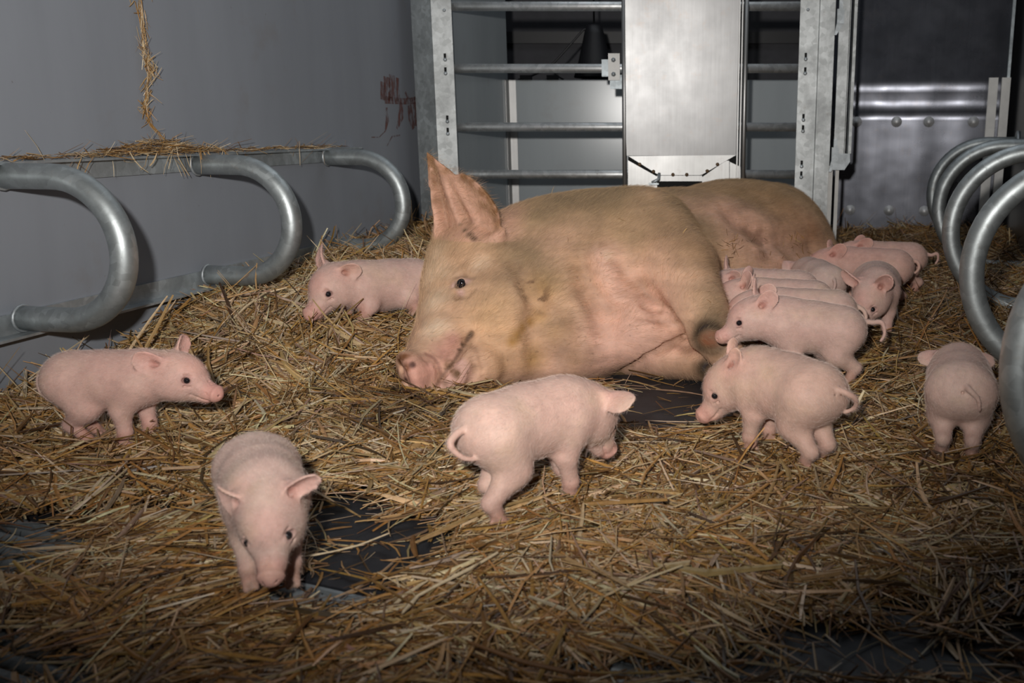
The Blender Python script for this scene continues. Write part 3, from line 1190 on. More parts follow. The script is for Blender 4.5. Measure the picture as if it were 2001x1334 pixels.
# ================================================================ the sow, lying on her side
def build_sow():
    h = 0.0040
    F = Field((-0.62, 1.72, -0.01), (0.92, 3.72, 0.66), h)
    up = np.array([0, 0, 1.0])
    # body axis from shoulder to rump, b points to the belly side
    c1 = P(1140, 0, 2.5); c1 = np.array([c1[0], 2.46, 0.205])
    C_sh = np.array([-0.17, 2.50, 0.205])
    C_rb = np.array([0.02, 2.80, 0.205])
    C_hp = np.array([0.27, 3.12, 0.205])
    C_rp = np.array([0.44, 3.32, 0.200])
    ax = unit(C_rp - C_sh); bb = np.array([ax[1], -ax[0], 0.0])
    A3 = (ax, bb, up)
    # trunk: overlapping deep ellipsoids
    F.ell(C_sh + bb * 0.02 + up * 0.005, (0.30, 0.275, 0.208), A3, 0.08)
    F.ell(C_rb + bb * 0.035 - up * 0.012, (0.36, 0.285, 0.210), A3, 0.08)
    F.ell((C_rb + C_hp) / 2 + bb * 0.05 - up * 0.03, (0.32, 0.28, 0.198), A3, 0.08)
    F.ell(C_hp + bb * 0.0 - up * 0.004, (0.28, 0.245, 0.212), A3, 0.09)
    F.ell(C_rp - bb * 0.02, (0.17, 0.20, 0.19), A3, 0.08)
    # belly sagging to the ground on the teat side
    F.ell(C_rb + bb * 0.18 + ax * 0.10 - up * 0.07, (0.34, 0.16, 0.125), A3, 0.08)
    F.ell(C_hp + bb * 0.15 - ax * 0.02 - up * 0.07, (0.22, 0.15, 0.12), A3, 0.08)
    # neck and jowl
    F.ell(P(1045, 566, 2.42), (0.21, 0.24, 0.195), A3, 0.09)
    F.ell(P(1010, 640, 2.26), (0.145, 0.15, 0.15), None, 0.07)
    F.ell(P(1085, 650, 2.28), (0.15, 0.15, 0.145), None, 0.07)      # brisket
    F.ell(P(1150, 632, 2.30), (0.13, 0.14, 0.125), None, 0.07)
    F.ell(P(1235, 610, 2.34), (0.10, 0.12, 0.10), None, 0.06)
    # skull, cheek, muzzle
    F.ell(P(938, 545, 2.31), (0.135, 0.13, 0.135), None, 0.06)
    F.ell(P(975, 640, 2.20), (0.115, 0.115, 0.12), None, 0.05)
    F.cone(P(905, 590, 2.25), P(862, 680, 2.12), 0.098, 0.068, 0.04)
    F.cone(P(862, 682, 2.12), P(826, 724, 2.045), 0.067, 0.052, 0.02)
    # lower jaw and chin
    F.cone(P(975, 690, 2.18), P(905, 735, 2.09), 0.084, 0.046, 0.03)
    F.cone(P(940, 715, 2.10), P(880, 748, 2.045), 0.050, 0.032, 0.010)
    F.cone(P(912, 712, 2.075), P(862, 752, 2.028), 0.042, 0.028, 0.006)   # thick lower lip
    # snout disc
    sn = unit(np.array([-0.80, -0.56, -0.20]))
    sc = P(799, 733, 2.005)
    su = unit(np.array([-0.15, 0.05, 0.95]) - sn * np.dot(sn, np.array([-0.15, 0.05, 0.95])))
    sv = np.cross(sn, su)
    F.ell(sc - sn * 0.012, (0.026, 0.050, 0.044), (sn, su, sv), 0.014)
    for k in range(24):        # soft raised rim
        t = 2 * math.pi * k / 24
        t2 = 2 * math.pi * (k + 1) / 24
        f = lambda a: sc + su * 0.041 * math.cos(a) + sv * 0.036 * math.sin(a) - sn * 0.001
        F.cone(f(t), f(t2), 0.0085, 0.0085, 0.010)
    for sgn in (1, -1):        # nostrils
        q = sc + su * (0.0165 * sgn) + sv * 0.000 + sn * 0.014
        F.path([q + sv * 0.007 + su * 0.004 * sgn, q - sn * 0.004, q - sv * 0.005 - su * 0.003 * sgn], [0.0055, 0.0075, 0.005], 0.004, sub=True)
        F.cone(q, q - sn * 0.040, 0.0065, 0.005, 0.004, sub=True)
    # deep wrinkle behind the disc and a comma fold above the nostril
    F.groove([(832, 692), (853, 706), (861, 730), (850, 756)], [0.004, 0.007, 0.007, 0.004], 0.006)
    F.groove([(826, 700), (838, 706), (842, 716)], [0.002, 0.0035, 0.002], 0.006)
    F.groove([(845, 688), (856, 694), (866, 692)], [0.0015, 0.002, 0.0015], 0.005)
    # mouth line from below the snout to the cheek
    F.groove([(850, 757), (862, 738), (878, 718), (893, 697), (903, 680), (913, 664), (923, 651)], [0.006, 0.008, 0.008, 0.008, 0.010, 0.010, 0.005], 0.006)
    F.groove([(905, 762), (921, 745), (930, 725), (925, 700)], [0.003, 0.007, 0.007, 0.003], 0.012)
    F.groove([(938, 700), (943, 718), (944, 735)], [0.001, 0.0025, 0.001], 0.01)
    # eye: brow and lids round a shallow socket
    F.groove([(878, 562), (886, 545), (903, 536), (922, 541)], [0.003, 0.006, 0.006, 0.003], 0.010)
    F.groove([(880, 568), (893, 580), (912, 578), (926, 566)], [0.003, 0.006, 0.005, 0.002], 0.008)
    eh = F.hit(899, 556)
    global SOW_EYE
    F.ell(eh + np.array([0.0, 0.004, 0.0]), (0.017, 0.012, 0.009), (unit((0.85, 0.1, 0.45)), (0, 1, 0), unit((-0.45, 0, 0.85))), 0.006, sub=True)
    F.path([F.hit(884, 560), F.hit(890, 550), F.hit(902, 546), F.hit(914, 552)], [0.003, 0.0055, 0.0055, 0.003], 0.006)
    F.path([F.hit(886, 565), F.hit(897, 569), F.hit(910, 564)], [0.003, 0.0045, 0.003], 0.005)
    SOW_EYE = eh + np.array([0.002, 0.0105, 0.001])
    # near foreleg: shoulder blade, forearm, knee and foot
    F.ell(P(1215, 520, 2.42), (0.17, 0.17, 0.170), None, 0.08)
    F.cone(P(1262, 478, 2.40), P(1318, 525, 2.29), 0.140, 0.102, 0.05)
    F.cone(P(1318, 525, 2.29), P(1368, 612, 2.16), 0.098, 0.066, 0.022)
    F.cone(P(1362, 600, 2.17), P(1388, 655, 2.11), 0.064, 0.047, 0.015)
    F.cone(P(1388, 655, 2.11), P(1418, 688, 2.10), 0.047, 0.040, 0.012)
    F.cone(P(1414, 688, 2.10), P(1440, 712, 2.10), 0.034, 0.030, 0.010)
    for dx in (-0.013, 0.013):
        F.cone(P(1442, 714, 2.10) + np.array([dx, 0, -0.002]), P(1458, 728, 2.10) + np.array([dx, 0, -0.004]), 0.018, 0.012, 0.005)
    # far foreleg lying folded below
    F.ell(P(1240, 640, 2.27), (0.11, 0.11, 0.085), None, 0.04)
    F.cone(P(1200, 690, 2.34), P(1305, 700, 2.255), 0.066, 0.050, 0.006)
    F.cone(P(1300, 700, 2.255), P(1388, 712, 2.20), 0.050, 0.040, 0.010)
    F.cone(P(1388, 716, 2.19), P(1404, 729, 2.19), 0.035, 0.030, 0.012)
    # crease between forearm and chest, up into the armpit
    F.ell(P(1290, 640, 2.29), (0.09, 0.10, 0.085), None, 0.04)
    F.groove([(1250, 556), (1276, 588), (1300, 617), (1322, 645), (1342, 668)], [0.0008, 0.003, 0.007, 0.011, 0.010], 0.040)
    F.groove([(1200, 737), (1228, 717), (1266, 696), (1300, 677), (1338, 657)], [0.006, 0.011, 0.012, 0.012, 0.008], 0.006, push=0.006)
    F.groove([(1338, 655), (1362, 690), (1386, 722), (1396, 738)], [0.010, 0.011, 0.010, 0.008], 0.006)
    for ln in ([(1255, 600), (1290, 606), (1320, 612)], [(1248, 622), (1290, 628), (1325, 630)], [(1262, 575), (1290, 592), (1308, 604)]):
        F.groove(ln, [0.0005, 0.0015, 0.001], 0.014)
    # folds of the neck and shoulder
    F.groove([(1052, 590), (1047, 625), (1050, 660), (1056, 700), (1052, 735)], [0.002, 0.007, 0.008, 0.006, 0.003], 0.05)
    F.groove([(1090, 620), (1105, 660), (1095, 700)], [0.002, 0.005, 0.003], 0.06)
    F.groove([(1140, 520), (1160, 560), (1185, 600), (1180, 650)], [0.002, 0.006, 0.006, 0.002], 0.07)
    F.groove([(1165, 500), (1185, 540), (1200, 580)], [0.004, 0.009, 0.004], 0.04, bulge=True)
    F.groove([(1010, 520), (1040, 560), (1050, 600)], [0.002, 0.005, 0.002], 0.05)
    # hind leg: thigh over the belly
    F.ell(C_hp + ax * 0.06 + bb * 0.12 + up * 0.02, (0.19, 0.17, 0.15), A3, 0.08)
    th0 = C_hp + ax * 0.16 + bb * 0.12 - up * 0.01
    th1 = C_hp + ax * 0.14 + bb * 0.28 - up * 0.10
    F.cone(th0, th1, 0.13, 0.080, 0.06)
    F.cone(th1, th1 - ax * 0.02 + bb * 0.12 - up * 0.03, 0.058, 0.036, 0.03)
    F.cone(th1 - ax * 0.02 + bb * 0.12 - up * 0.03, th1 - ax * 0.07 + bb * 0.19 - up * 0.045, 0.034, 0.026, 0.02)
    # flank hollow between ribs and thigh
    F.groove([(1440, 430), (1490, 452), (1545, 472), (1590, 480)], [0.002, 0.006, 0.006, 0.002], 0.09)
    # teats in a row along the belly
    for i in range(7):
        q = C_sh + ax * (0.22 + 0.125 * i) + bb * 0.6 + up * -0.06
        c0 = q - bb * 0.6
        tt = np.linspace(0.6, 0.1, 300)
        line = c0[None] + bb[None] * tt[:, None]
        inside = F.sample(line) < 0
        if inside.any():
            q = line[np.argmax(inside)]
            F.cone(q - bb * 0.02, q + bb * 0.010, 0.016, 0.007, 0.014)
    # ear: big upright leaf seen from its hollow side
    eb = P(915, 465, 2.27)
    poly_px = [(828, 290), (833, 330), (836, 370), (842, 410), (850, 450), (868, 482), (905, 494), (945, 476), (970, 466), (985, 448), (990, 425), (984, 398), (968, 374), (946, 352), (925, 338), (908, 332), (893, 337), (886, 330), (862, 314), (842, 300)]
    tip = P(828, 290, 2.22)
    L = unit(tip - eb)
    W = unit(np.array([0.95, -0.15, 0.35])); W = unit(W - L * np.dot(W, L))
    Nn = np.cross(L, W)
    c = np.array([0, 0, CAM_H]); poly = []
    for (x, y) in poly_px:
        d = P(x, y, 1.0) - c
        q = c + d * (np.dot(eb - c, Nn) / np.dot(d, Nn))
        poly.append((float(np.dot(q - eb, L)), float(np.dot(q - eb, W))))
    sgn = -1 if Nn[1] > 0 else 1                      # hollow towards the camera: edges bend forward
    F.ear(eb, L, W, 0.24, 0.10, 0.0055, cup=0.30 * sgn, curl=0.0, roll=0.2 * sgn, k=0.014, poly=poly,
          folds=[(-0.022, 0.10, 0.012, 0.10, -0.022 * sgn, 0.25), (0.004, 0.07, 0.010, 0.08, 0.012 * sgn, 0.1), (0.040, 0.06, 0.011, 0.07, 0.008 * sgn, -0.1), (0.024, 0.07, 0.008, 0.07, -0.008 * sgn, 0.0)])
    F.cone(P(900, 500, 2.28), P(925, 474, 2.26), 0.050, 0.034, 0.035)
    F.cone(P(868, 490, 2.29), P(862, 462, 2.28), 0.028, 0.014, 0.03)
    F.cone(P(945, 492, 2.27), P(966, 472, 2.25), 0.030, 0.014, 0.02)
    F.path([P(905, 474, 2.235), P(925, 482, 2.22), P(950, 478, 2.215), P(972, 464, 2.215), P(984, 448, 2.22)], [0.010, 0.013, 0.013, 0.011, 0.006], 0.012)
    # the other ear, flat below the head
    F.ear(P(915, 540, 2.46), (-0.6, 0.55, 0.05), (0.1, 0.5, -0.6), 0.13, 0.065, 0.006, cup=0.3, k=0.015)
    V, Q = F.mesh(2)
    return F, V, Q


SOW_F, V, Q = build_sow()
N = vnormals(V, Q)


def sow_colors(V):
    HB = lambda px, py: SOW_F.hit(px, py)
    c = np.tile(np.array([[0.60, 0.395, 0.27]]), (len(V), 1))
    n1 = vnoise(V, 7, 3, 4); n2 = vnoise(V, 22, 9, 3); n3 = vnoise(V, 60, 5, 3)
    st = vnoise(V * np.array([1.0, 1.0, 1.0]) @ np.array([[0.3, 0, 0], [0, 0.3, 0], [0, 0, 1.6]]), 30, 15, 3)   # streaks along the coat

    def put(c, px, py, r, col, w, soft=0.85, nz=0.6):
        b = blob(V, HB(px, py), r, soft) * w
        return lerp(c, col, b * (1 - nz + nz * np.clip((n1 - 0.22) * 2.2, 0, 1.3)))
    top = np.clip((V[:, 2] - 0.20) / 0.2, 0, 1)
    c = lerp(c, (0.42, 0.285, 0.165), top * np.clip((n1 - 0.26) * 2.6, 0.30, 0.95))
    c = lerp(c, (0.66, 0.39, 0.32), np.clip((0.20 - V[:, 2]) / 0.18, 0, 1) * 0.45)
    PK = (0.69, 0.435, 0.36)
    for x, y, r, w in ((1285, 610, .15, .95), (1215, 650, .15, .85), (1200, 540, .10, .8), (1180, 500, .06, .8), (1190, 700, .13, .9), (1130, 720, .12, .8), (1250, 690, .1, .9),
                       (1480, 480, .22, .9), (1560, 470, .16, .8), (1420, 430, .16, .7), (1350, 410, .12, .4), (1060, 480, .10, .35), (1130, 450, .10, .3), (1300, 480, .08, .4)):
        c = put(c, x, y, r, PK, w, nz=.3)
    BR = (0.36, 0.225, 0.125); OC = (0.52, 0.315, 0.115); OL = (0.33, 0.235, 0.14)
    for x, y, r, w, col in ((1060, 560, .06, .75, OC), (1052, 620, .035, .8, OC), (1040, 700, .05, .8, OC), (1080, 650, .05, .6, (0.5, .33, .17)), (1105, 640, .06, .5, BR), (1120, 700, .07, .75, BR), (1100, 600, .05, .4, BR),
                            (985, 560, .08, .35, (0.50, 0.34, 0.19)), (950, 620, .08, .55, (0.62, .41, .20)), (1000, 650, .09, .6, (0.60, .38, .18)), (980, 720, .07, .6, (0.58, .36, .19)), (1035, 500, .08, .7, OL), (1070, 540, .06, .6, OL), (1000, 500, .06, .5, OL),
                            (1345, 470, .09, .8, BR), (1390, 520, .07, .8, BR), (1400, 580, .07, .85, OL), (1395, 620, .05, .8, OL), (1300, 440, .08, .5, BR), (1250, 430, .08, .4, OL), (1375, 440, .08, .6, OL),
                            (1100, 390, .10, .8, OL), (1180, 385, .10, .8, OL), (1250, 385, .10, .7, OL), (1150, 430, .10, .4, OL), (1320, 395, .08, .7, OL), (1060, 420, .08, .7, OL), (1010, 430, .06, .4, (0.52, .40, .26)),
                            (1500, 390, .14, .8, (0.42, 0.25, 0.12)), (1420, 372, .12, .7, (0.42, 0.27, 0.14)), (1560, 440, .12, .8, (0.40, 0.22, 0.11)), (1350, 375, .1, .5, OL), (1590, 460, .07, .8, (0.36, .18, .09)),
                            (1300, 715, .05, .5, BR), (1350, 722, .05, .6, BR), (1400, 690, .05, .8, BR), (1130, 500, .05, .4, BR), (1160, 470, .05, .3, BR)):
        c = put(c, x, y, r, col, w)
    # ochre smear on the cheek
    for x, y, r in ((1010, 655, .022), (1022, 640, .020), (1000, 668, .018), (1035, 628, .018)):
        c = lerp(c, (0.45, 0.235, 0.045), blob(V, HB(x, y), r, 0.9) * 0.7)
    # whitish forehead and muzzle bridge
    for x, y, r, w in ((842, 540, .06, .8), (850, 500, .05, .6), (846, 590, .055, .85), (850, 640, .05, .8), (938, 515, .035, .6), (1187, 500, .025, .6), (870, 530, .04, .4)):
        c = lerp(c, (0.68, 0.55, 0.43), blob(V, HB(x, y), r, 0.9) * w)
    # snout and lips: pink with mud
    for x, y, r in ((800, 720, .05), (815, 750, .05), (840, 720, .045), (870, 690, .045), (885, 665, .03)):
        c = lerp(c, (0.64, 0.345, 0.29), blob(V, HB(x, y), r, 0.8) * 0.85)
    for x, y, r in ((880, 745, .035), (905, 735, .035), (865, 755, .025), (900, 715, .025)):
        c = lerp(c, (0.62, 0.39, 0.34), blob(V, HB(x, y), r, 0.6))
    mud = np.clip((n3 - 0.44) * 6, 0, 1)
    for x, y, r, w in ((780, 705, .022, 1.1), (775, 725, .018, .9), (795, 718, .014, .9), (790, 695, .018, .9), (800, 690, .014, .6), (770, 745, .012, .5)):
        c = lerp(c, (0.26, 0.10, 0.035), blob(V, HB(x, y), r, 0.8) * w * np.clip(mud + 0.35, 0, .95))
    for x, y, r, w in ((880, 715, .020, 1), (875, 728, .016, 1), (893, 730, .018, .9), (905, 750, .022, .9), (912, 735, .016, 1), (890, 760, .016, .8), (868, 748, .014, .5), (925, 720, .014, .7)):
        c = lerp(c, (0.22, 0.115, 0.045), blob(V, HB(x, y), r, 0.8) * w * mud)
    for x, y, r, w in ((918, 655, .010, 1), (912, 663, .010, 1), (904, 673, .009, .9), (897, 684, .007, .8), (922, 648, .008, .7), (862, 740, .005, .6)):
        c = lerp(c, (0.10, 0.06, 0.04), blob(V, HB(x, y), r, 0.8) * w)
    ml = [(850, 757), (862, 738), (878, 718), (893, 697), (903, 680), (913, 664), (923, 651)]
    for i in range(6):
        for t in np.linspace(0, 1, 6, endpoint=False):
            q = HB(ml[i][0] + (ml[i + 1][0] - ml[i][0]) * t, ml[i][1] + (ml[i + 1][1] - ml[i][1]) * t)
            c = lerp(c, (0.15, 0.075, 0.055), blob(V, q, 0.0065, 0.8) * 0.55)
    ml = [(830, 691), (846, 698), (857, 712), (861, 732), (852, 754)]
    for i in range(4):
        for t in np.linspace(0, 1, 5, endpoint=False):
            q = HB(ml[i][0] + (ml[i + 1][0] - ml[i][0]) * t, ml[i][1] + (ml[i + 1][1] - ml[i][1]) * t)
            c = lerp(c, (0.30, 0.14, 0.11), blob(V, q, 0.006, 0.8) * 0.5)
    for x, y in ((806, 713), (794, 742)):
        c = lerp(c, (0.12, 0.05, 0.045), blob(V, HB(x, y), .010, .6) * .8)
    for x, y in ((903, 520), (1067, 590), (1058, 650)):
        c = lerp(c, (0.40, 0.25, 0.15), blob(V, HB(x, y), .02, 0.9) * .4)
    # eye region
    for x, y, r, w in ((885, 556, .014, .8), (912, 550, .016, .8), (900, 572, .015, .8), (900, 540, .012, .5)):
        c = lerp(c, (0.56, 0.37, 0.35), blob(V, HB(x, y), r, 0.8) * w)
    c = lerp(c, (0.16, 0.10, 0.09), blob(V, HB(897, 557), .016, 0.5) * .8)
    # ear: pink hollow, brown caked edge
    ear = V[:, 2] > P(900, 468, 2.25)[2]
    c = lerp(c, (0.60, 0.365, 0.285), blob(V, P(905, 400, 2.22), (0.16, .25, .20), 0.3) * ear * .9)
    sh_ = lambda x, y: (905 + (x - 905) * 0.90, 400 + (y - 400) * 0.93)
    for x, y, r, w in ((972, 395, .028, 1), (982, 420, .025, 1), (960, 375, .026, 1), (940, 355, .024, 1), (922, 345, .02, .9), (905, 340, .016, .9), (950, 400, .022, .6), (980, 445, .016, .7),
                       (832, 300, .03, .9), (838, 325, .022, .8), (840, 355, .018, .7), (842, 390, .014, .5), (866, 322, .016, .8), (885, 335, .014, .7), (855, 330, .014, .3)):
        c = lerp(c, (0.31, 0.16, 0.07), blob(V, HB(*sh_(x, y)), r * 1.3, 0.8) * w * ear * np.clip(0.55 + (n3 - .40) * 3.6, 0.12, 1))
    for x, y, r in ((918, 460, .014), (908, 450, .010), (926, 466, .012), (900, 440, .008)):
        c = lerp(c, (0.12, 0.07, 0.045), blob(V, HB(x, y), r, .8) * 0.85)
    c = lerp(c, (0.33, 0.18, 0.10), blob(V, HB(862, 390), (.012, .1, .05), .9) * .45)
    # knees: dark callus with a red sore in it
    for x, y, r, r2 in ((1383, 657, .046, .026), (1388, 722, .034, .013)):
        q = HB(x, y)
        q = q + np.array([0, 0, 0]); wob = np.clip(0.25 + n2 * 1.5, 0, 1)
        c = lerp(c, (0.17, 0.12, 0.07), np.clip(blob(V, q, (r * 1.5, r * 1.5, r * 1.2), 0.9) * wob * 1.3, 0, .85))
        c = lerp(c, (0.075, 0.05, 0.03), np.clip(blob(V, q, r * 1.0, 0.5) - blob(V, q + np.array([.006, 0, -.008]), r * .70, .4), 0, 1) * wob)
        c = lerp(c, (0.30, 0.115, 0.055), blob(V, q + np.array([.006, 0, -.006]), (r2 * 1.25, r2 * 1.3, r2 * .95), 0.6) * np.clip(.2 + n3 * 1.2, 0, 1))
    c = c * (1 + (st[:, None] - 0.5) * 0.35)
    sp = vnoise(V, 130, 21, 2)
    c = lerp(c, (0.17, 0.10, 0.06), np.clip((sp - 0.76) * 9, 0, 1) * 0.4)
    c = lerp(c, (0.30, 0.15, 0.10), np.clip((n2 - 0.52) * 6, 0, 1) * blob(V, HB(1490, 480), .2, .8) * 0.6)
    for x, y in ((1020, 560), (1040, 575), (1060, 590), (1050, 555)):
        c = lerp(c, (0.22, 0.12, 0.07), blob(V, HB(x, y), .04, .9) * np.clip((n3 - .55) * 8, 0, 1) * .7)
    lum = c.mean(1, keepdims=True); c = np.clip(c * (lum / 0.37) ** 0.45 * np.array([1.02, 0.965, 0.90]), 0.02, 0.9)
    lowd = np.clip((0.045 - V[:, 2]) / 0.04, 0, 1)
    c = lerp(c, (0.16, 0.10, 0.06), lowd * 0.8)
    return np.clip(c, 0, 1)


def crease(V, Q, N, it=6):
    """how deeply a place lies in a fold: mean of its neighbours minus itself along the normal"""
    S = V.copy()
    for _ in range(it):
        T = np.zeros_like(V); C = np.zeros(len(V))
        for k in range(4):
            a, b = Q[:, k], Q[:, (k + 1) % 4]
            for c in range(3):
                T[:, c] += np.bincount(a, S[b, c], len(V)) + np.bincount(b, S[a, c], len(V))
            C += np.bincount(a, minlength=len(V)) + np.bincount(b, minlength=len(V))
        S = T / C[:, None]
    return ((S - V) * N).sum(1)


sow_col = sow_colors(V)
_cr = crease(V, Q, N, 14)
sow_col = lerp(sow_col, (0.20, 0.11, 0.06), np.clip((_cr - 0.0004) / 0.0026, 0, 1) * 0.42)   # darker brown the deeper the fold
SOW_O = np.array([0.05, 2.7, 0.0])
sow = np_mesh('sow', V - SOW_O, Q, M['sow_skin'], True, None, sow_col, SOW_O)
tag(sow, 'huge pinkish-brown sow lying on her side across the straw, one big ear upright', 'pig')
eyeball(sow, SOW_EYE - SOW_O, 0.0115)


def sow_dir(p):
    ax = unit(np.array([0.61, 0.79, 0]))
    d = np.tile(ax, (len(p), 1))
    head = np.clip(1 - np.linalg.norm(p - (P(900, 590, 2.2) - SOW_O), axis=1) / 0.35, 0, 1)[:, None]
    d = d * (1 - head) + head * np.array([0.45, 0.3, 0.55])
    return d + np.array([0, 0, -0.12])


if HAIR:
    zw = V[:, 2]
    wt = np.clip(0.25 + zw * 3.2, 0.25, 1.4)
    # sparse on the snout and in the armpit
    wt *= 1 - 0.95 * np.maximum(blob(V, P(815, 735, 2.0), 0.10, 0.4), blob(V, P(1300, 640, 2.1), 0.10, 0.8) * 0.5)
    wt *= 1 + 1.2 * blob(V, P(845, 560, 2.25), 0.17, 0.6)
    wt *= 1 - 0.97 * blob(V, P(900, 556, 2.15), 0.042, 0.4)
    vis = (N @ np.array([0.0, -0.92, 0.40])) > -0.35
    wt = wt * vis + 1e-9
    hair_curves('bristles', V - SOW_O, Q, N, 80000, 0.024, 0.00017, sow_dir, 0.22, M['sow_hair'], sow, wt, jitter=0.22, seed=4, cols=np.clip(sow_col * np.array([1.15, 1.15, 1.10]), 0, 1))
# ================================================================ the piglets (local frame: x forward, y left, z up, metres)
def rot_z(a):
    a = math.radians(a); c, s = math.cos(a), math.sin(a)
    return np.array([[c, -s, 0], [s, c, 0], [0, 0, 1.0]])


def frame(yaw, pitch, roll=0.0):
    """forward, left, up of something turned by yaw (left +) and pitch (up +)"""
    y, p = math.radians(yaw), math.radians(pitch)
    f = np.array([math.cos(p) * math.cos(y), math.cos(p) * math.sin(y), math.sin(p)])
    l = np.array([-math.sin(y), math.cos(y), 0.0])
    u = np.cross(f, l)
    r = math.radians(roll)
    return f, l * math.cos(r) + u * math.sin(r), u * math.cos(r) - l * math.sin(r)


def piglet(label, loc, heading, scale=1.0, bend=0.0, arch=0.0, height=0.118, tilt=0.0, neck=(0, 5), head=(0, -12), head_roll=0.0,
           feet=None, ears=None, tail=None, h=0.0021, lying=False, dirt=0.4, seed=0, neck_len=0.042, fat=1.0, group=None, hair_n=18000, tint=(1, 1, 1)):
    rs = np.random.default_rng(seed + 100)
    F = Field((-0.165, -0.125, -0.02), (0.235, 0.125, 0.245), h)
    Hh = height
    mid = np.array([0, 0, Hh + arch])
    td = math.radians(tilt)
    fb = np.array([math.cos(math.radians(bend)), math.sin(math.radians(bend)), 0])
    fr = np.array([math.cos(math.radians(-bend * 0.6)), math.sin(math.radians(-bend * 0.6)), 0])
    ch = mid + fb * 0.055 + np.array([0, 0, -arch + 0.055 * math.sin(td) - 0.001])
    pv = mid - fr * 0.060 + np.array([0, 0, -arch - 0.060 * math.sin(td) + 0.001])
    up = np.array([0, 0, 1.0])
    S = 1.0; kf = fat
    flatp = (np.array([-fr[1], fr[0], 0]), S); flatm = (np.array([0, 1.0, 0]), S * 0.98); flatc = (np.array([-fb[1], fb[0], 0]), S * 1.02)
    # trunk
    F.cone(pv, mid, 0.036 * kf, 0.038 * kf, 0.040, flatm)
    F.cone(mid, ch, 0.038 * kf, 0.037 * kf, 0.040, flatm)
    F.ell(pv - fr * 0.006 + up * 0.000, (0.040, 0.036 * kf, 0.036 * kf), (fr, flatp[0], up), 0.040)
    F.ell(ch + fb * 0.006 - up * 0.003, (0.036, 0.034 * kf, 0.037 * kf), (fb, flatc[0], up), 0.040)
    F.ell(mid - up * 0.010, (0.052, 0.034 * kf, 0.034 * kf), None, 0.040)
    # neck and head
    nf, nl, nu = frame(neck[0], neck[1])
    nb = ch + fb * 0.018 + up * 0.006
    sk = nb + nf * neck_len
    F.cone(ch + up * 0.003, nb + nf * neck_len * 0.5, 0.037 * kf, 0.035, 0.03, (nl, 1.06))
    F.cone(nb, sk, 0.035, 0.032, 0.025, (nl, 1.04))
    hf, hl, hu = frame(head[0], head[1], head_roll)
    A = (hf, hl, hu)
    H = lambda x, y, z: sk + hf * x + hl * y + hu * z
    F.ell(H(0.008, 0, 0.003), (0.041, 0.035, 0.036), A, 0.022)
    F.ell(H(0.026, 0, 0.010), (0.026, 0.023, 0.022), A, 0.018)
    for s in (1, -1):
        F.ell(H(0.008, 0.013 * s, -0.014), (0.033, 0.022, 0.023), A, 0.018)       # cheeks
        F.ell(H(0.034, 0.017 * s, 0.004), (0.015, 0.009, 0.010), A, 0.010)        # brow over the eye
    F.cone(H(0.028, 0, -0.004), H(0.062, 0, -0.012), 0.0250, 0.0170, 0.014)
    F.cone(H(0.060, 0, -0.012), H(0.079, 0, -0.0125), 0.0165, 0.0152, 0.008)
    for x in (0.058, 0.065, 0.072):                                                # snout wrinkles
        F.path([H(x, 0.0155, -0.010), H(x, 0, 0.0062), H(x, -0.0155, -0.010)], [0.0008, 0.0009, 0.0008], 0.003, sub=True)
    F.ell(H(0.0825, 0, -0.0115), (0.0052, 0.0175, 0.0148), (unit(hf * 0.96 - hu * 0.05), hl, hu), 0.003)
    F.cone(H(0.026, 0, -0.022), H(0.064, 0, -0.0255), 0.0165, 0.0078, 0.010)      # lower jaw
    for s in (1, -1):
        F.cone(H(0.088, 0.0058 * s, -0.0110), H(0.080, 0.0058 * s, -0.0115), 0.0031, 0.0024, 0.002, sub=True)
        F.path([H(0.075, 0.010 * s, -0.0235), H(0.058, 0.0145 * s, -0.0215), H(0.043, 0.021 * s, -0.0165)], [0.0012, 0.0016, 0.001], 0.003, sub=True)
        F.ell(H(0.0390, 0.0262 * s, 0.0072), (0.0072, 0.006, 0.0050), A, 0.0035, sub=True)
        F.path([H(0.030, 0.027 * s, 0.0150), H(0.039, 0.0240 * s, 0.0160), H(0.048, 0.020 * s, 0.0140)], [0.0008, 0.0014, 0.0008], 0.004, sub=True)
        F.path([H(0.030, 0.029 * s, -0.0015), H(0.039, 0.0272 * s, -0.0032), H(0.047, 0.0235 * s, -0.0020)], [0.0008, 0.0013, 0.0008], 0.004, sub=True)
    # ears
    earq = []
    eo = dict(out=62, back=25, length=0.054, width=0.025, face=0.0, cup=0.50, curl=0.10)
    for s in (1, -1):
        e = dict(eo)
        if ears: e.update(ears.get('both', {})); e.update(ears.get('l' if s == 1 else 'r', {}))
        o, bk = math.radians(e['out']), math.radians(e['back'])
        L = hl * s * math.sin(o) + hu * math.cos(o); L = unit(L * math.cos(bk) - hf * math.sin(bk))
        fo = unit(hf * math.cos(math.radians(e['face'])) + hl * s * math.sin(math.radians(e['face'])))
        # hollow side faces mostly forward and outward
        Nn = unit(fo - L * np.dot(fo, L))
        W = np.cross(Nn, L)                   # L x W = N
        F.ear(H(-0.014, 0.023 * s, 0.021), L, W, e['length'], e['width'], 0.0020, cup=e['cup'], curl=e['curl'], k=0.007)
        F.cone(H(-0.014, 0.020 * s, 0.016), H(-0.014, 0.023 * s, 0.021) + L * 0.010 - Nn * 0.004, 0.014, 0.0085, 0.010)
        q0 = H(-0.014, 0.023 * s, 0.021) + L * 0.013 + Nn * 0.008
        F.cone(q0, q0 - L * 0.010 - Nn * 0.002, 0.0062, 0.0045, 0.005, sub=True)
        earq.append(q0 - L * 0.006 - Nn * 0.004)
    # legs
    f0 = dict(fl=(0.058, 0.026, 0.0), fr=(0.050, -0.026, 0.0), hl=(-0.072, 0.027, 0.0), hr=(-0.060, -0.027, 0.0))
    if feet: f0.update(feet)
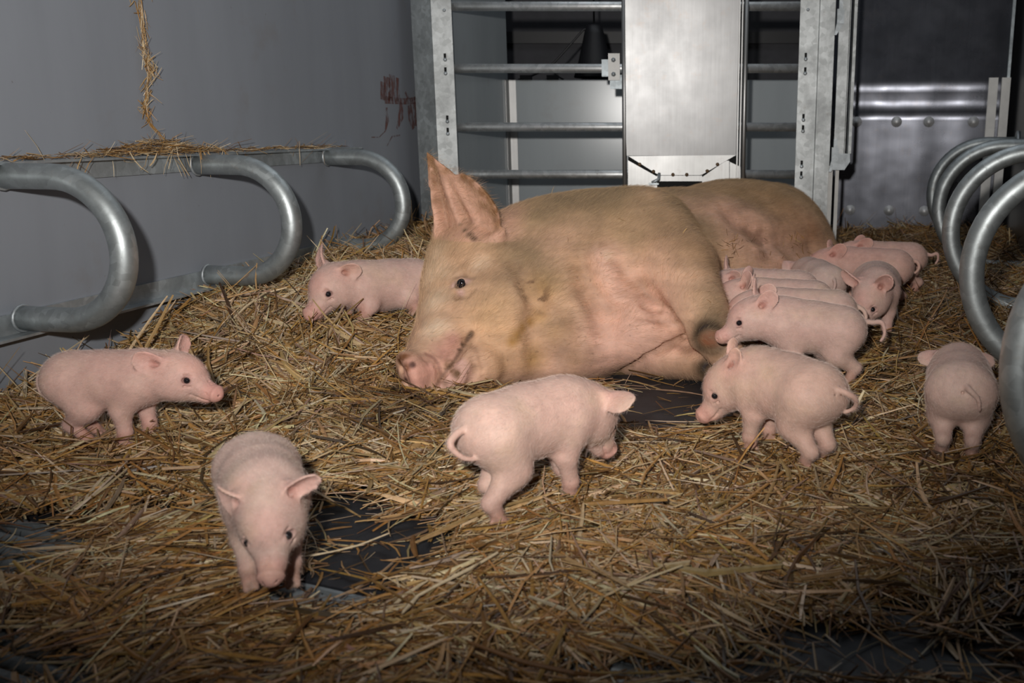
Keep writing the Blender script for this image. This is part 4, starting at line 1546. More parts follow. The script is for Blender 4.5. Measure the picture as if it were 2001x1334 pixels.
    footlist = []
    for key, f in f0.items():
        if f is None: continue
        s = 1 if key[1] == 'l' else -1
        f = np.array(f, float)
        if key[0] == 'f':
            side = flatc[0] * s
            sh = ch + side * 0.024 + fb * 0.006 - up * 0.008
            el = sh * 0.52 + (f + up * 0.0) * 0.48 + side * 0.004 - fb * 0.012; el[2] = sh[2] * 0.60 + f[2] * 0.4
            wr = el * 0.45 + f * 0.55 + fb * 0.004; wr[2] = f[2] + (el[2] - f[2]) * 0.42
            F.cone(sh, el, 0.0270, 0.0170, 0.018)
            F.cone(el, wr, 0.0165, 0.0112, 0.008)
            F.cone(wr, f + up * 0.016 - fb * 0.002, 0.0112, 0.0098, 0.005)
            F.ell(wr, (0.0118, 0.0118, 0.0125), None, 0.004)
        else:
            side = flatp[0] * s
            hp = pv + side * 0.022 - fr * 0.006 - up * 0.006
            d = f - hp
            st = hp + d * 0.42 + fr * 0.020 + side * 0.004; st[2] = hp[2] * 0.58 + f[2] * 0.42 + 0.004
            hk = f * 0.62 + hp * 0.38 - fr * 0.016; hk[2] = f[2] + 0.038 + 0.1 * max(0, (hp[2] - f[2]) - 0.1)
            F.cone(hp, st, 0.0345, 0.0235, 0.025)
            F.cone(st, hk, 0.0225, 0.0125, 0.012)
            F.cone(hk, f + up * 0.015, 0.0112, 0.0098, 0.005)
            F.ell(hk - fr * 0.002, (0.0125, 0.0105, 0.0125), None, 0.004)
            side = flatp[0] * s
        fwd = fb if key[0] == 'f' else fr
        for t in (0.0052, -0.0052):                                               # two toes
            sd = np.array([-fwd[1], fwd[0], 0])
            F.cone(f + up * 0.013 + sd * t * 0.6, f + fwd * 0.011 + up * 0.0055 + sd * t, 0.0080, 0.0052, 0.003)
        F.cone(f + up * 0.015 - fwd * 0.009, f + up * 0.011 - fwd * 0.014, 0.0042, 0.003, 0.003)
        footlist.append(f)
    # tail
    tb = pv - fr * 0.044 + up * 0.018
    tp = tail if tail is not None else [(-0.018, 0.004, -0.012), (-0.026, 0.010, -0.030), (-0.018, 0.016, -0.046)]
    pts = [tb + fr * 0.012] + [tb + rot_z(-bend * 0.6) @ np.array(q) for q in tp]
    # smooth the tail line
    q = np.array(pts)
    fine = []
    for i in range(len(q) - 1):
        p0 = q[max(i - 1, 0)]; p1 = q[i]; p2 = q[i + 1]; p3 = q[min(i + 2, len(q) - 1)]
        for t in np.linspace(0, 1, 6, endpoint=False):
            fine.append(0.5 * ((2 * p1) + (-p0 + p2) * t + (2 * p0 - 5 * p1 + 4 * p2 - p3) * t * t + (-p0 + 3 * p1 - 3 * p2 + p3) * t ** 3))
    fine.append(q[-1])
    rr = np.linspace(0.0052, 0.0022, len(fine)); rr[0] = 0.007
    F.path(fine, rr, 0.003)
    # small features: anus dimple under the tail, flank wrinkle lines
    F.ell(tb - up * 0.012 - fr * 0.004, (0.004, 0.003, 0.004), None, 0.004, sub=True)
    V, Q = F.mesh(2)
    N = vnormals(V, Q)
    # colour of the skin, darker red in the ear hollows
    n1 = vnoise(V, 26, seed, 3); n2 = vnoise(V, 90, seed + 3, 3)
    c = np.tile(np.array([[0.70, 0.455, 0.385]]), (len(V), 1))
    c = lerp(c, (0.76, 0.545, 0.455), np.clip((n1 - 0.4) * 2.5, 0, 1) * 0.7)
    c = lerp(c, (0.79, 0.60, 0.51), np.clip(np.maximum(blob(V, pv - up * 0.01, 0.075, .8), blob(V, mid - up * 0.03, 0.05, .8)), 0, 1) * 0.55)
    pk = (0.74, 0.36, 0.30)
    c = lerp(c, pk, blob(V, H(0.078, 0, -0.012), 0.030, 0.7) * 0.95)
    c = lerp(c, pk, blob(V, H(0.030, 0, 0.02), 0.034, 0.8) * 0.60)
    for s in (1, -1):
        c = lerp(c, (0.76, 0.40, 0.34), blob(V, H(-0.016, 0.042 * s, 0.040), 0.042, 0.6) * 0.45)
        c = lerp(c, (0.40, 0.20, 0.18), blob(V, H(0.0390, 0.0255 * s, 0.0068), 0.012, 0.7) * 0.75)
    for q in earq:
        c = lerp(c, (0.42, 0.17, 0.13), blob(V, q, 0.013, 0.7) * 0.75)
    for f in footlist:
        g = blob(V, f + up * 0.012, (0.026, 0.026, 0.040), 0.7)
        c = lerp(c, (0.66, 0.32, 0.25), g * 0.7)
        c = lerp(c, (0.30, 0.165, 0.095), blob(V, f + up * 0.004, (0.026, 0.026, 0.036), 0.8) * (0.45 + dirt) * np.clip(0.4 + (n2 - .3) * 1.6, 0, 1))
        c = lerp(c, (0.30, 0.20, 0.14), blob(V, f + up * 0.002 + fb * 0.008, 0.014, 0.5) * 0.5)
    c = lerp(c, (0.66, 0.42, 0.22), np.clip((n1 - 0.55) * 4, 0, 1) * dirt * 0.45)
    c = c * np.array(tint) * 0.90
    sv = np.array([[scale]]);
    o = np_mesh('piglet', V * scale, Q, M['pig_skin'], True, None, np.clip(c, 0, 1), loc)
    o.rotation_euler = (0, 0, math.radians(heading))
    tag(o, label, 'piglet', group or 'piglets of the litter')
    for s in (1, -1):
        eyeball(o, H(0.0390, 0.0234 * s, 0.0068) * scale, 0.0056 * scale)
    if HAIR:
        hd = lambda p: np.tile(-fb * 0.9 + np.array([0, 0, -0.5]), (len(p), 1))
        w = np.ones(len(V))
        w *= 1 - 0.95 * np.maximum.reduce([blob(V, H(0.080, 0, -0.012), 0.024, .4), blob(V, H(0.0385, 0.027, 0.0035), 0.011, .4), blob(V, H(0.0385, -0.027, 0.0035), 0.011, .4)])
        hair_curves('down', V * scale, Q, N, hair_n, 0.0078, 0.000075, hd, 0.42, M['pig_hair'], o, w + 1e-9, jitter=0.3, seg=3, seed=seed, cols=np.clip(c * 1.22, 0, 1))
    R_ = rot_z(heading)
    PIGS.append((F, R_, np.array(loc), scale))
    return o


PIGS = []


def ground(px, py, z):
    q = on_z(px, py, z)
    return np.array([q[0], q[1], z])


def head_to(vx, vy):
    return math.degrees(math.atan2(vy, vx))


# left: standing, seen from its right side, nose to the right
piglet('pink piglet standing in profile at the left, nose pointing right, tail hanging behind it', ground(228, 864, 0.045), -2, 0.97, height=0.121, fat=0.96,
       neck=(-4, 2), head=(-8, -14), feet=dict(fl=(0.050, 0.020, 0), fr=(0.028, -0.024, 0), hl=(-0.050, 0.022, 0.004), hr=(-0.034, -0.026, 0)),
       ears=dict(r=dict(out=70, back=62, face=60, length=0.046, cup=.45), l=dict(out=20, back=10, length=.045)), tail=[(-0.014, -0.006, -0.016), (-0.014, -0.012, -0.040), (0.002, -0.016, -0.058)], seed=1, neck_len=0.05, tint=(1.0, .95, .95))
# front left: walking towards the camera
piglet('pale piglet walking towards the camera at the lower left, head lowered, ears out sideways', ground(526, 1100, 0.02), head_to(0.46, -0.89), 0.94, height=0.122, fat=1.08,
       neck=(0, -18), head=(-12, -33), head_roll=8, feet=dict(fl=(0.085, 0.020, 0), fr=(0.070, -0.030, 0), hl=(-0.050, 0.026, 0), hr=(-0.075, -0.026, 0)),
       ears=dict(r=dict(out=80, back=20, cup=0.7, length=0.046, curl=-0.25), l=dict(out=60, back=25, cup=0.9, length=0.050, curl=0.5, width=0.020)), seed=2, tint=(1, 1.05, 1.06))
# centre: seen from behind its right flank
piglet('pale pink piglet before the sow\'s chin, turned away, curled tail at its left', ground(1035, 985, 0.015), 43, 1.05, height=0.130, fat=1.08, bend=-8, tilt=1, neck_len=0.030,
       neck=(-8, -22), head=(4, -52), feet=dict(fl=(0.085, 0.026, 0), fr=(0.052, -0.030, 0), hl=(-0.025, 0.026, 0), hr=(-0.076, -0.034, -0.004)),
       ears=dict(both=dict(out=86, back=4, face=5, length=0.064, width=0.027, cup=0.4, curl=0.05)), tail=[(-0.022, -0.002, -0.010), (-0.034, -0.006, -0.022), (-0.020, -0.014, -0.040), (0.0, -0.018, -0.046)], seed=3, tint=(1, 1.0, .98))
# right of centre: seen from behind its left flank, head down left
piglet('round-backed pale piglet beside the dark mat, rump towards the camera, head lowered left', ground(1532, 893, 0.03), head_to(-0.62, 0.78), 1.02, height=0.126, fat=1.12, bend=8, neck_len=0.034,
       neck=(26, -26), head=(50, -42), feet=dict(fl=(0.050, 0.030, 0), fr=(0.060, -0.024, 0), hl=(-0.066, 0.024, -0.002), hr=(-0.055, -0.024, 0)),
       ears=dict(both=dict(out=40, back=50, face=10, width=0.021, length=0.048)), tail=[(-0.016, -0.012, -0.006), (-0.022, -0.030, -0.018), (-0.012, -0.040, -0.036), (0.0, -0.030, -0.046)], seed=4, tint=(1, .98, .93))
# far right: walking away
piglet('piglet beside the nearest hoop walking away, both ears spread sideways', ground(1866, 872, 0.035), head_to(0.27, 0.96), 0.98, height=0.122, fat=1.08,
       neck=(2, -22), head=(4, -45), feet=dict(fl=(0.060, 0.030, 0), fr=(0.055, -0.026, 0), hl=(-0.068, 0.026, 0), hr=(-0.064, -0.024, 0)),
       ears=dict(both=dict(out=80, back=-14, face=10, length=0.052, width=0.025, cup=0.45)), tail=[(-0.014, -0.010, -0.004), (-0.016, -0.024, -0.018), (-0.012, -0.028, -0.038)], seed=5, tint=(.97, 1.0, 1.0))
# right middle: profile facing left, snout at the sow's knee
piglet('pink piglet in profile facing left with its snout at the sow\'s brown knee', ground(1580, 748, 0.045), head_to(-1.0, 0.02), 1.03, height=0.123, fat=1.05, tilt=8,
       neck=(4, 8), head=(8, -22), feet=dict(fl=(0.038, 0.026, 0), fr=(0.070, -0.022, 0), hl=(-0.078, 0.026, 0), hr=(-0.040, -0.026, 0.004)),
       ears=dict(l=dict(out=48, back=50, face=60, length=0.050, cup=.42), r=dict(out=25, back=30)), tail=[(-0.020, 0.002, -0.004), (-0.040, 0.004, -0.004), (-0.046, 0.008, -0.026), (-0.038, 0.010, -0.042)], seed=6)
# behind it, three more at the udder, one behind the other
piglet('piglet at the udder directly behind the one in profile, forehead at the sow\'s elbow', ground(1570, 704, 0.055), head_to(-1.0, 0.10), 1.04, height=0.112,
       neck=(2, -4), head=(10, -20), ears=dict(l=dict(out=45, back=60, face=40), r=dict(out=30, back=30)), seed=7, hair_n=9000)
piglet('mostly hidden piglet between two others at the udder, one raised ear showing', ground(1535, 674, 0.060), head_to(-1.0, 0.12), 1.0, height=0.114,
       neck=(2, 0), head=(0, -8), ears=dict(both=dict(out=30, back=30, face=30)), seed=8, hair_n=6000)
piglet('piglet nearest the belly in the row at the sow\'s elbow, dark ear hollow showing', ground(1508, 652, 0.060), head_to(-1.0, 0.10), 1.04, height=0.112,
       neck=(4, -2), head=(12, -16), ears=dict(l=dict(out=70, back=40, face=55, length=0.040), r=dict(out=20, back=20)), seed=9, hair_n=9000)
# greyish one seen from behind
piglet('small greyish piglet nosing into the belly, seen from behind, ear drooping to the right', ground(1594, 624, 0.055), head_to(-0.25, 0.97), 0.98, height=0.120, arch=0.004,
       neck=(-6, -16), head=(-6, -30), ears=dict(both=dict(out=92, back=5, face=20, length=0.058, width=0.027, cup=0.4)), seed=10, hair_n=8000, tint=(.92, .98, 1.0))
# back right pair
piglet('dusky pink piglet suckling in profile at the rear udder, rump turned right', ground(1698, 602, 0.060), head_to(-1.0, 0.16), 1.08, height=0.116,
       neck=(0, -2), head=(4, -20), feet=dict(hl=(-0.064, 0.026, 0)), ears=dict(l=dict(out=55, back=60, face=40)), tail=[(-0.014, 0.006, -0.004), (-0.020, 0.012, -0.020), (-0.010, 0.014, -0.034)], seed=11, hair_n=9000, tint=(.95, .86, .84))
piglet('piglet furthest back at the sow\'s hind leg, its tail showing past the dusky piglet', ground(1736, 572, 0.070), head_to(-1.0, 0.06), 1.0, height=0.112,
       neck=(0, 6), head=(4, -14), ears=dict(both=dict(out=60, back=60, face=40)), tail=[(-0.018, 0.006, -0.010), (-0.036, 0.010, -0.004), (-0.040, 0.012, -0.022), (-0.032, 0.014, -0.036)], seed=12, hair_n=8000, tint=(.95, .88, .86))
# facing the camera, half turned, at right
piglet('piglet standing right of the udder facing the camera, head tilted down, large right-hand ear lifted', ground(1707, 652, 0.055), head_to(-0.22, -0.97), 1.10, height=0.118,
       neck=(-16, -20), head=(-30, -44), feet=dict(fl=(0.062, 0.026, 0), fr=(0.055, -0.026, 0)), ears=dict(both=dict(out=42, back=10, cup=0.75, length=0.056, width=0.026)), seed=13, hair_n=10000)
# lying in the straw behind the sow's forehead
piglet('piglet resting in the straw heap left of the sow\'s head, snout pointing down left', np.array([-0.655, 2.325, 0.125]), head_to(-0.70, -0.71), 1.2, height=0.064, tilt=2,
       neck=(2, 8), head=(14, -30), feet=dict(fl=(0.085, 0.045, -0.005), fr=(0.07, -0.040, 0), hl=(-0.03, 0.06, 0), hr=(-0.03, -0.06, 0)),
       ears=dict(l=dict(out=88, back=30, face=30, length=0.042, width=0.024), r=dict(out=35, back=20, curl=-0.4)), seed=14)
# ================================================================ straw
def pixh(px, py, z):
    q = on_z(px, py, z)
    return (q[0], q[1], z)


_wl = lambda s, z: (WO[0] + WD[0] * s, WO[1] + WD[1] * s, z)
HCP = [_wl(-1.0, .06), _wl(-0.5, .08), _wl(0.0, .110), _wl(0.3, .145), _wl(0.65, .185), _wl(1.0, .205), _wl(1.4, .215), _wl(1.85, .235),
       pixh(825, 470, .225), pixh(700, 520, .20), pixh(560, 560, .185), pixh(420, 600, .165), pixh(300, 640, .135), pixh(200, 690, .10), pixh(80, 770, .075),
       pixh(740, 640, .125), pixh(690, 640, .115), pixh(775, 655, .145), pixh(640, 650, .115), pixh(560, 700, .105), pixh(795, 610, .155), pixh(700, 720, .095), pixh(450, 700, .095), pixh(330, 740, .07), pixh(600, 780, .055),
       pixh(240, 862, .045), pixh(60, 860, .05), pixh(760, 820, .035), pixh(450, 850, .045), pixh(850, 880, .03),
       pixh(500, 960, .025), pixh(1000, 950, .025), pixh(1300, 800, .004), pixh(1200, 900, .03), pixh(1500, 900, .035), pixh(1700, 850, .04), pixh(1864, 890, .038),
       pixh(1640, 740, .045), pixh(1820, 700, .06), pixh(1560, 640, .05), pixh(1750, 600, .07), pixh(1850, 520, .095), pixh(1700, 470, .12), pixh(1850, 440, .14), pixh(1650, 450, .13), pixh(1950, 600, .08), pixh(1980, 800, .05),
       pixh(800, 765, .02), pixh(770, 790, .02), pixh(850, 800, .015), pixh(860, 740, .0), pixh(950, 760, .0), pixh(745, 730, .06), pixh(1100, 520, .03), pixh(1400, 430, .05), pixh(950, 560, .05), pixh(1000, 440, .15), pixh(900, 650, .03),
       pixh(0, 1000, .02), pixh(300, 1100, .018), pixh(0, 1300, .02), pixh(700, 1060, .006), pixh(700, 1280, .02), pixh(1100, 1150, .022), pixh(1500, 1100, .022), pixh(1900, 1050, .025), pixh(1500, 1290, .012), pixh(1900, 1300, .012), (-0.5, 0.5, .02), (0.5, 0.5, .015), (1.2, 1.0, .03), (1.3, 1.6, .05), (-1.2, 1.0, .04)]
HCP = np.array(HCP)


def height(x, y, nz=True):
    num = np.zeros_like(x); den = np.full_like(x, 1e-12)
    for cx, cy, cz in HCP:
        w = np.exp(-((x - cx) ** 2 + (y - cy) ** 2) / (2 * 0.11 ** 2)) + 1e-4 / (0.05 + (x - cx) ** 2 + (y - cy) ** 2) ** 2
        num += w * cz; den += w
    hh = num / den
    if nz:
        p = np.stack([x, y], 1)
        hh = hh + (vnoise(p, 7, 41, 3) - 0.5) * (0.028 * np.clip(hh / 0.06, 0.15, 1.6)) + (vnoise(p, 22, 43, 2) - 0.5) * 0.010 * np.clip(hh / 0.05, 0.2, 1)
    return np.maximum(hh, 0.001)


BARE = [(1275, 792, 115, 52), (1400, 775, 60, 30), (740, 1060, 120, 60), (660, 1000, 80, 40), (830, 1090, 60, 30), (1700, 1275, 170, 60), (1560, 1245, 90, 36), (1860, 1295, 150, 50), (1450, 1290, 60, 34), (1980, 1240, 60, 30), (1750, 1200, 60, 25),
        (50, 1055, 110, 50), (60, 1110, 50, 28), (650, 1165, 120, 32), (560, 1150, 60, 24), (60, 1300, 110, 30), (100, 1330, 160, 24), (950, 1320, 90, 16), (560, 1150, 40, 18), (1300, 1320, 150, 20), (20, 1240, 50, 30), (1100, 1310, 80, 16), (330, 1000, 60, 16), (1690, 770, 50, 20), (260, 960, 60, 14)]
_bw = []
for (bx, by, brx, bry) in BARE:
    c = on_z(bx, by, 0.005); e1_ = on_z(bx + brx, by, 0.005); e2_ = on_z(bx, by + bry, 0.005)
    _bw.append((c[0], c[1], 1.3 * abs(e1_[0] - c[0]), 1.3 * abs(e2_[1] - c[1])))


def bareness(x, y):
    p = np.stack([x, y], 1)
    n = (vnoise(p, 14, 77, 3) - 0.5) * 0.9
    b = np.zeros_like(x)
    for cx, cy, rx, ry in _bw:
        d = np.sqrt(((x - cx) / rx) ** 2 + ((y - cy) / ry) ** 2) + n
        b = np.maximum(b, np.clip((1.15 - d) / 0.35, 0, 1))
    return b


def fresh_lit(x, y):
    """1 for clean pale straw, 0 for trodden wet straw plus painted light falloff"""
    f = 0.10 + 0.18 * np.clip((y - 1.15) / 0.5, 0, 1)
    for px, py, r, v in ((520, 680, .45, .85), (640, 620, .3, .95), (720, 600, .2, 1.0), (400, 760, .35, .7), (560, 830, .3, .75), (1150, 930, .3, .7), (1350, 930, .3, .7), (1500, 910, .22, .6), (950, 970, .25, .6), (1250, 745, .12, .7), (1650, 700, .2, .45)):
        q = on_z(px, py, 0.06)
        w = np.exp(-((x - q[0]) ** 2 + (y - q[1]) ** 2) / (r * r))
        f = np.maximum(f, f * (1 - w) + v * w)
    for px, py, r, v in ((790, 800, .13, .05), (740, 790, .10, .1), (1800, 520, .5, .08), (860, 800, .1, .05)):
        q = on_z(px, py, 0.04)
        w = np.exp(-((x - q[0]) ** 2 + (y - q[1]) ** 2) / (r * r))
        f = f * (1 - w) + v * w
    p = np.stack([x, y], 1)
    return np.clip(f + (vnoise(p, 8, 91, 3) - 0.5) * 0.8, 0, 1)


PAL = np.array([(0.60, 0.44, 0.255), (0.51, 0.325, 0.145), (0.43, 0.225, 0.065), (0.70, 0.56, 0.36), (0.28, 0.145, 0.045), (0.16, 0.08, 0.028), (0.34, 0.22, 0.145), (0.08, 0.042, 0.016)])
PF = np.array([0.25, 0.24, 0.14, 0.17, 0.08, 0.04, 0.06, 0.02])
PD = np.array([0.05, 0.15, 0.25, 0.02, 0.22, 0.18, 0.03, 0.10])


def strands(C, D, Nrm, L, W, col, kink=0.12, nseg=4, seed=0, fold=0.35):
    """ribbons with a raised midrib. C centre, D direction, Nrm surface normal; all (n,3)"""
    r = np.random.default_rng(seed)
    n = len(C)
    D = D / np.linalg.norm(D, axis=1, keepdims=True)
    S = np.cross(Nrm, D); S /= np.linalg.norm(S, axis=1, keepdims=True) + 1e-9
    U = np.cross(D, S)
    ts = np.linspace(-0.5, 0.5, nseg)
    k1 = r.normal(0, kink, n); k2 = r.normal(0, kink * 0.5, n); sh = r.random(n) < 0.16
    kx = np.where(sh, r.normal(0, 0.5, n), 0); kt = r.uniform(-0.25, 0.25, n)
    roll = r.normal(0, 0.6, n); tw = r.normal(0, 0.5, n)
    taper0 = r.uniform(0.55, 1.0, n); taper1 = r.uniform(0.25, 1.0, n)
    V = np.zeros((n, nseg, 3, 3))
    for i, t in enumerate(ts):
        q = C + D * (L * t)[:, None]
        off = k1 * (t * t * 2 - 0.15) + kx * np.maximum(t - kt, 0)
        q = q + S * (off * L)[:, None] + U * (k2 * (0.25 - t * t) * L)[:, None]
        a = roll + tw * t
        s = S * np.cos(a)[:, None] + U * np.sin(a)[:, None]
        u = U * np.cos(a)[:, None] - S * np.sin(a)[:, None]
        w = W * (taper0 * (0.5 - t) + taper1 * (0.5 + t)) * (0.6 + 0.4 * (1 - abs(2 * t) ** 3))
        V[:, i, 0] = q - s * (w * 0.5)[:, None]
        V[:, i, 1] = q + u * (w * fold)[:, None]
        V[:, i, 2] = q + s * (w * 0.5)[:, None]
    V = V.reshape(-1, 3)
    base = (np.arange(n) * nseg * 3)[:, None]
    qd = []
    for i in range(nseg - 1):
        for j in range(2):
            a = i * 3 + j
            qd.append([a, a + 1, a + 4, a + 3])
    Fq = (base[:, :, None] + np.array(qd)[None]).reshape(-1, 4)
    c = np.repeat(col, nseg * 3, axis=0)
    g = np.tile(np.linspace(0.9, 1.1, nseg).repeat(3), n)[:, None]
    return V, Fq, np.clip(c * g, 0, 1)


def hit_animals(pts):
    """True where any of the sample points (n,k,3) is inside an animal"""
    n, k, _ = pts.shape
    p = pts.reshape(-1, 3)
    bad = SOW_F.sample(p) < 0.002
    for F, R_, loc, sc in PIGS:
        near = np.linalg.norm(p[:, :2] - loc[:2], axis=1) < 0.33 * sc
        if near.any():
            q = (p[near] - loc) @ R_ / sc
            bad[near] |= F.sample(q) < 0.001
    return bad.reshape(n, k).any(1)


M['straw'] = mat_attr('straw', rough=0.42, spec=0.45, mott=0.30, mscale=90)
M['straw_base'] = mat_plain('shaded_straw_base', (0.085, 0.052, 0.022), 0.8, var=0.6, nscale=60, bumps=0.5)  # coloured dark so the gaps between stalks look shaded


def lay(n, x0, x1, y0, y1, lmean, lsig, wlo, whi, tilt, name_seed, zspread=0.010, keep=None, lmax=0.17, wet=0.0, nseg=4, upright=0.02):
    r = np.random.default_rng(name_seed)
    x = r.uniform(x0, x1, n * 3); y = r.uniform(y0, y1, n * 3)
    # inside the walls
    ok = ((x - WO[0]) * WN[0] + (y - WO[1]) * WN[1]) > 0.012
    ok &= ((x - RO[0]) * RN[0] + (y - RO[1]) * RN[1]) > 0.012
    ok &= (y < 3.58) | (x > xc1 + 0.05)
    x, y = x[ok], y[ok]
    # fewer outside the part one sees
    zc = y * CP
    px = CX + FPX * x / zc
    inside = (px > -160) & (px < 2160)
    pr = np.where(inside, 1.0, 0.25) * (1 - 0.965 * bareness(x, y))
    pr *= np.clip(0.6 + 0.5 / np.maximum(y, .8), 0.7, 1)
    if keep is not None: pr *= keep(x, y)
    m = r.random(len(x)) < pr
    x, y = x[m][:n], y[m][:n]
    n = len(x)
    e = 0.01
    h0 = height(x, y); hx = height(x + e, y); hy = height(x, y + e)
    Nn = np.stack([-(hx - h0) / e, -(hy - h0) / e, np.ones(n)], 1)
    Nn[:, :2] = np.clip(Nn[:, :2], -1.0, 1.0)
    Nn /= np.linalg.norm(Nn, axis=1, keepdims=True)
    a = r.uniform(0, math.pi * 2, n)
    fl_ = (vnoise(np.stack([x, y], 1), 5.5, 55, 2) * 9.0 + r.normal(0, 0.35, n))
    a = np.where(r.random(n) < 0.5, fl_, a)
    D = np.stack([np.cos(a), np.sin(a), np.zeros(n)], 1)
    D = D - Nn * (D * Nn).sum(1, keepdims=True); D /= np.linalg.norm(D, axis=1, keepdims=True)
    tl = np.tan(np.clip(r.normal(0, tilt, n), -0.6, 0.6)) * np.clip(h0 / 0.03, 0.15, 1.3)
    upm = r.random(n) < upright * np.clip((h0 - 0.03) / 0.05, 0, 2)
    tl = np.where(upm, r.uniform(0.5, 1.6, n), tl)
    D = D + Nn * tl[:, None]; D /= np.linalg.norm(D, axis=1, keepdims=True)
    L = np.clip(np.exp(r.normal(math.log(lmean), lsig, n)), 0.010, lmax)
    W = r.uniform(wlo, whi, n) * np.where(r.random(n) < 0.12, 1.7, 1)
    z = h0 - np.minimum(r.exponential(zspread, n), h0 * 0.9) + 0.002 + np.abs(D[:, 2]) * L * 0.28
    C = np.stack([x, y, z], 1)
    # keep the ends above the floor and inside the walls
    ez = C[:, 2] - np.abs(D[:, 2]) * L * 0.5
    C[:, 2] += np.maximum(0.0015 - ez, 0)
    for sgn in (-0.5, 0.5):
        q = C + D * (L * sgn)[:, None]
        dl = ((q[:, 0] - WO[0]) * WN[0] + (q[:, 1] - WO[1]) * WN[1])
        C -= WN[None] * np.minimum(dl - 0.004, 0)[:, None]
    f = fresh_lit(x, y)
    p = PF[None] * f[:, None] + PD[None] * (1 - f[:, None])
    cs = np.cumsum(p, 1) / p.sum(1, keepdims=True)
    idx = (r.random(n)[:, None] > cs).sum(1).clip(0, len(PAL) - 1)
    col = PAL[idx] * r.uniform(0.72, 1.2, (n, 1)) * (1 + r.normal(0, 0.05, (n, 3)))
    # straw darkened in zones: soiled bedding, plus light falloff painted in at far right
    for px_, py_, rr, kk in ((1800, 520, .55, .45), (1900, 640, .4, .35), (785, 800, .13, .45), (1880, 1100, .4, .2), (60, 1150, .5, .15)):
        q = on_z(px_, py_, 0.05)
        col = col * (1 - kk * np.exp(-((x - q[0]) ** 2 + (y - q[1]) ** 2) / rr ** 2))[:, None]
    col = np.clip(col, 0.01, 0.9)
    smp = np.stack([C + D * (L * t)[:, None] for t in (-0.5, -0.25, 0, 0.25, 0.5)], 1)
    bad = hit_animals(smp)
    k = ~bad
    return strands(C[k], D[k], Nn[k], L[k], W[k], col[k], nseg=nseg, seed=name_seed)


def merge(parts):
    V, Fq, Cc, o = [], [], [], 0
    for v, f, c in parts:
        V.append(v); Fq.append(f + o); Cc.append(c); o += len(v)
    return np.concatenate(V), np.concatenate(Fq), np.concatenate(Cc)


if STRAW:
    # matted base under the loose stalks
    gx = np.arange(-1.5, 1.75, 0.02); gyy = np.arange(0.55, 4.3, 0.02)
    GX, GYY = np.meshgrid(gx, gyy, indexing='ij')
    hx_ = height(GX.ravel(), GYY.ravel()) - 0.012 - 0.030 * bareness(GX.ravel(), GYY.ravel())
    nx_, ny_ = GX.shape
    # thin layers show the floor instead
    hx_ = np.where(hx_ < 0.012, -0.012, hx_)
    Vb = np.stack([GX.ravel(), GYY.ravel(), hx_], 1)
    ii, jj = np.meshgrid(np.arange(nx_ - 1), np.arange(ny_ - 1), indexing='ij')
    Fb = np.stack([ii * ny_ + jj, (ii + 1) * ny_ + jj, (ii + 1) * ny_ + jj + 1, ii * ny_ + jj + 1], -1).reshape(-1, 4)
    cen = Vb[Fb].mean(1)
    okf = (((cen[:, 0] - WO[0]) * WN[0] + (cen[:, 1] - WO[1]) * WN[1]) > 0.01) & (((cen[:, 0] - RO[0]) * RN[0] + (cen[:, 1] - RO[1]) * RN[1]) > 0.01) & ((cen[:, 1] < 3.58) | (cen[:, 0] > xc1 + 0.05))
    Fb = Fb[okf]
    used_v = np.unique(Fb); remap = np.full(len(Vb), -1); remap[used_v] = np.arange(len(used_v))
    bed = np_mesh('matted_straw', Vb[used_v], remap[Fb], M['straw_base'])
    tag(bed, 'matted straw and chaff lying under the loose stalks, darkened like shaded gaps', 'straw', kind='stuff')
    pile = lambda x, y: np.clip(height(x, y, False) / 0.03, 0.35, 1.0)
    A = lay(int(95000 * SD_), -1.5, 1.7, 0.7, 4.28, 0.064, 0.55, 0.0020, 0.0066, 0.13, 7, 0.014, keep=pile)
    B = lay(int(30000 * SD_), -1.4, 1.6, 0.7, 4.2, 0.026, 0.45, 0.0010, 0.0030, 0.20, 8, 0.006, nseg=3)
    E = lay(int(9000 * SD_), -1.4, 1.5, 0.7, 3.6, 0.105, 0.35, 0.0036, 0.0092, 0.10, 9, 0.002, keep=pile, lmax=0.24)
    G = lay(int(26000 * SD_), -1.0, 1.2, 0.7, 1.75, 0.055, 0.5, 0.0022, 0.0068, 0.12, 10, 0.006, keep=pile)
    V, Q_, C_ = merge([A, B, E, G])
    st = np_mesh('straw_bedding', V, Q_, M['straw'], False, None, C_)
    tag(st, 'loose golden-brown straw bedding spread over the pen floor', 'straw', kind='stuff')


def bundle(n, pos_fn, dir_fn, lmean, wlo, whi, seed, fr=0.8, kink=0.15, nseg=4):
    r = np.random.default_rng(seed)
    C = pos_fn(r, n); D = dir_fn(r, n)
    L = np.clip(np.exp(r.normal(math.log(lmean), 0.45, n)), 0.008, 0.2)
    W = r.uniform(wlo, whi, n)
    p = PF * fr + PD * (1 - fr)
    idx = r.choice(len(PAL), n, p=p / p.sum())
    col = np.clip(PAL[idx] * r.uniform(0.75, 1.2, (n, 1)), 0.01, .9)
    Nn = unit_rows(r.normal(0, 1, (n, 3)))
    return strands(C, D, Nn, L, W, col, kink, nseg, seed)


def unit_rows(a):
    return a / (np.linalg.norm(a, axis=1, keepdims=True) + 1e-9)


# straw caught on the ledge of the crush rail
sA, _ = wall_at(0, 310); sB, _ = wall_at(300, 300); sE, _ = wall_at(660, 290)


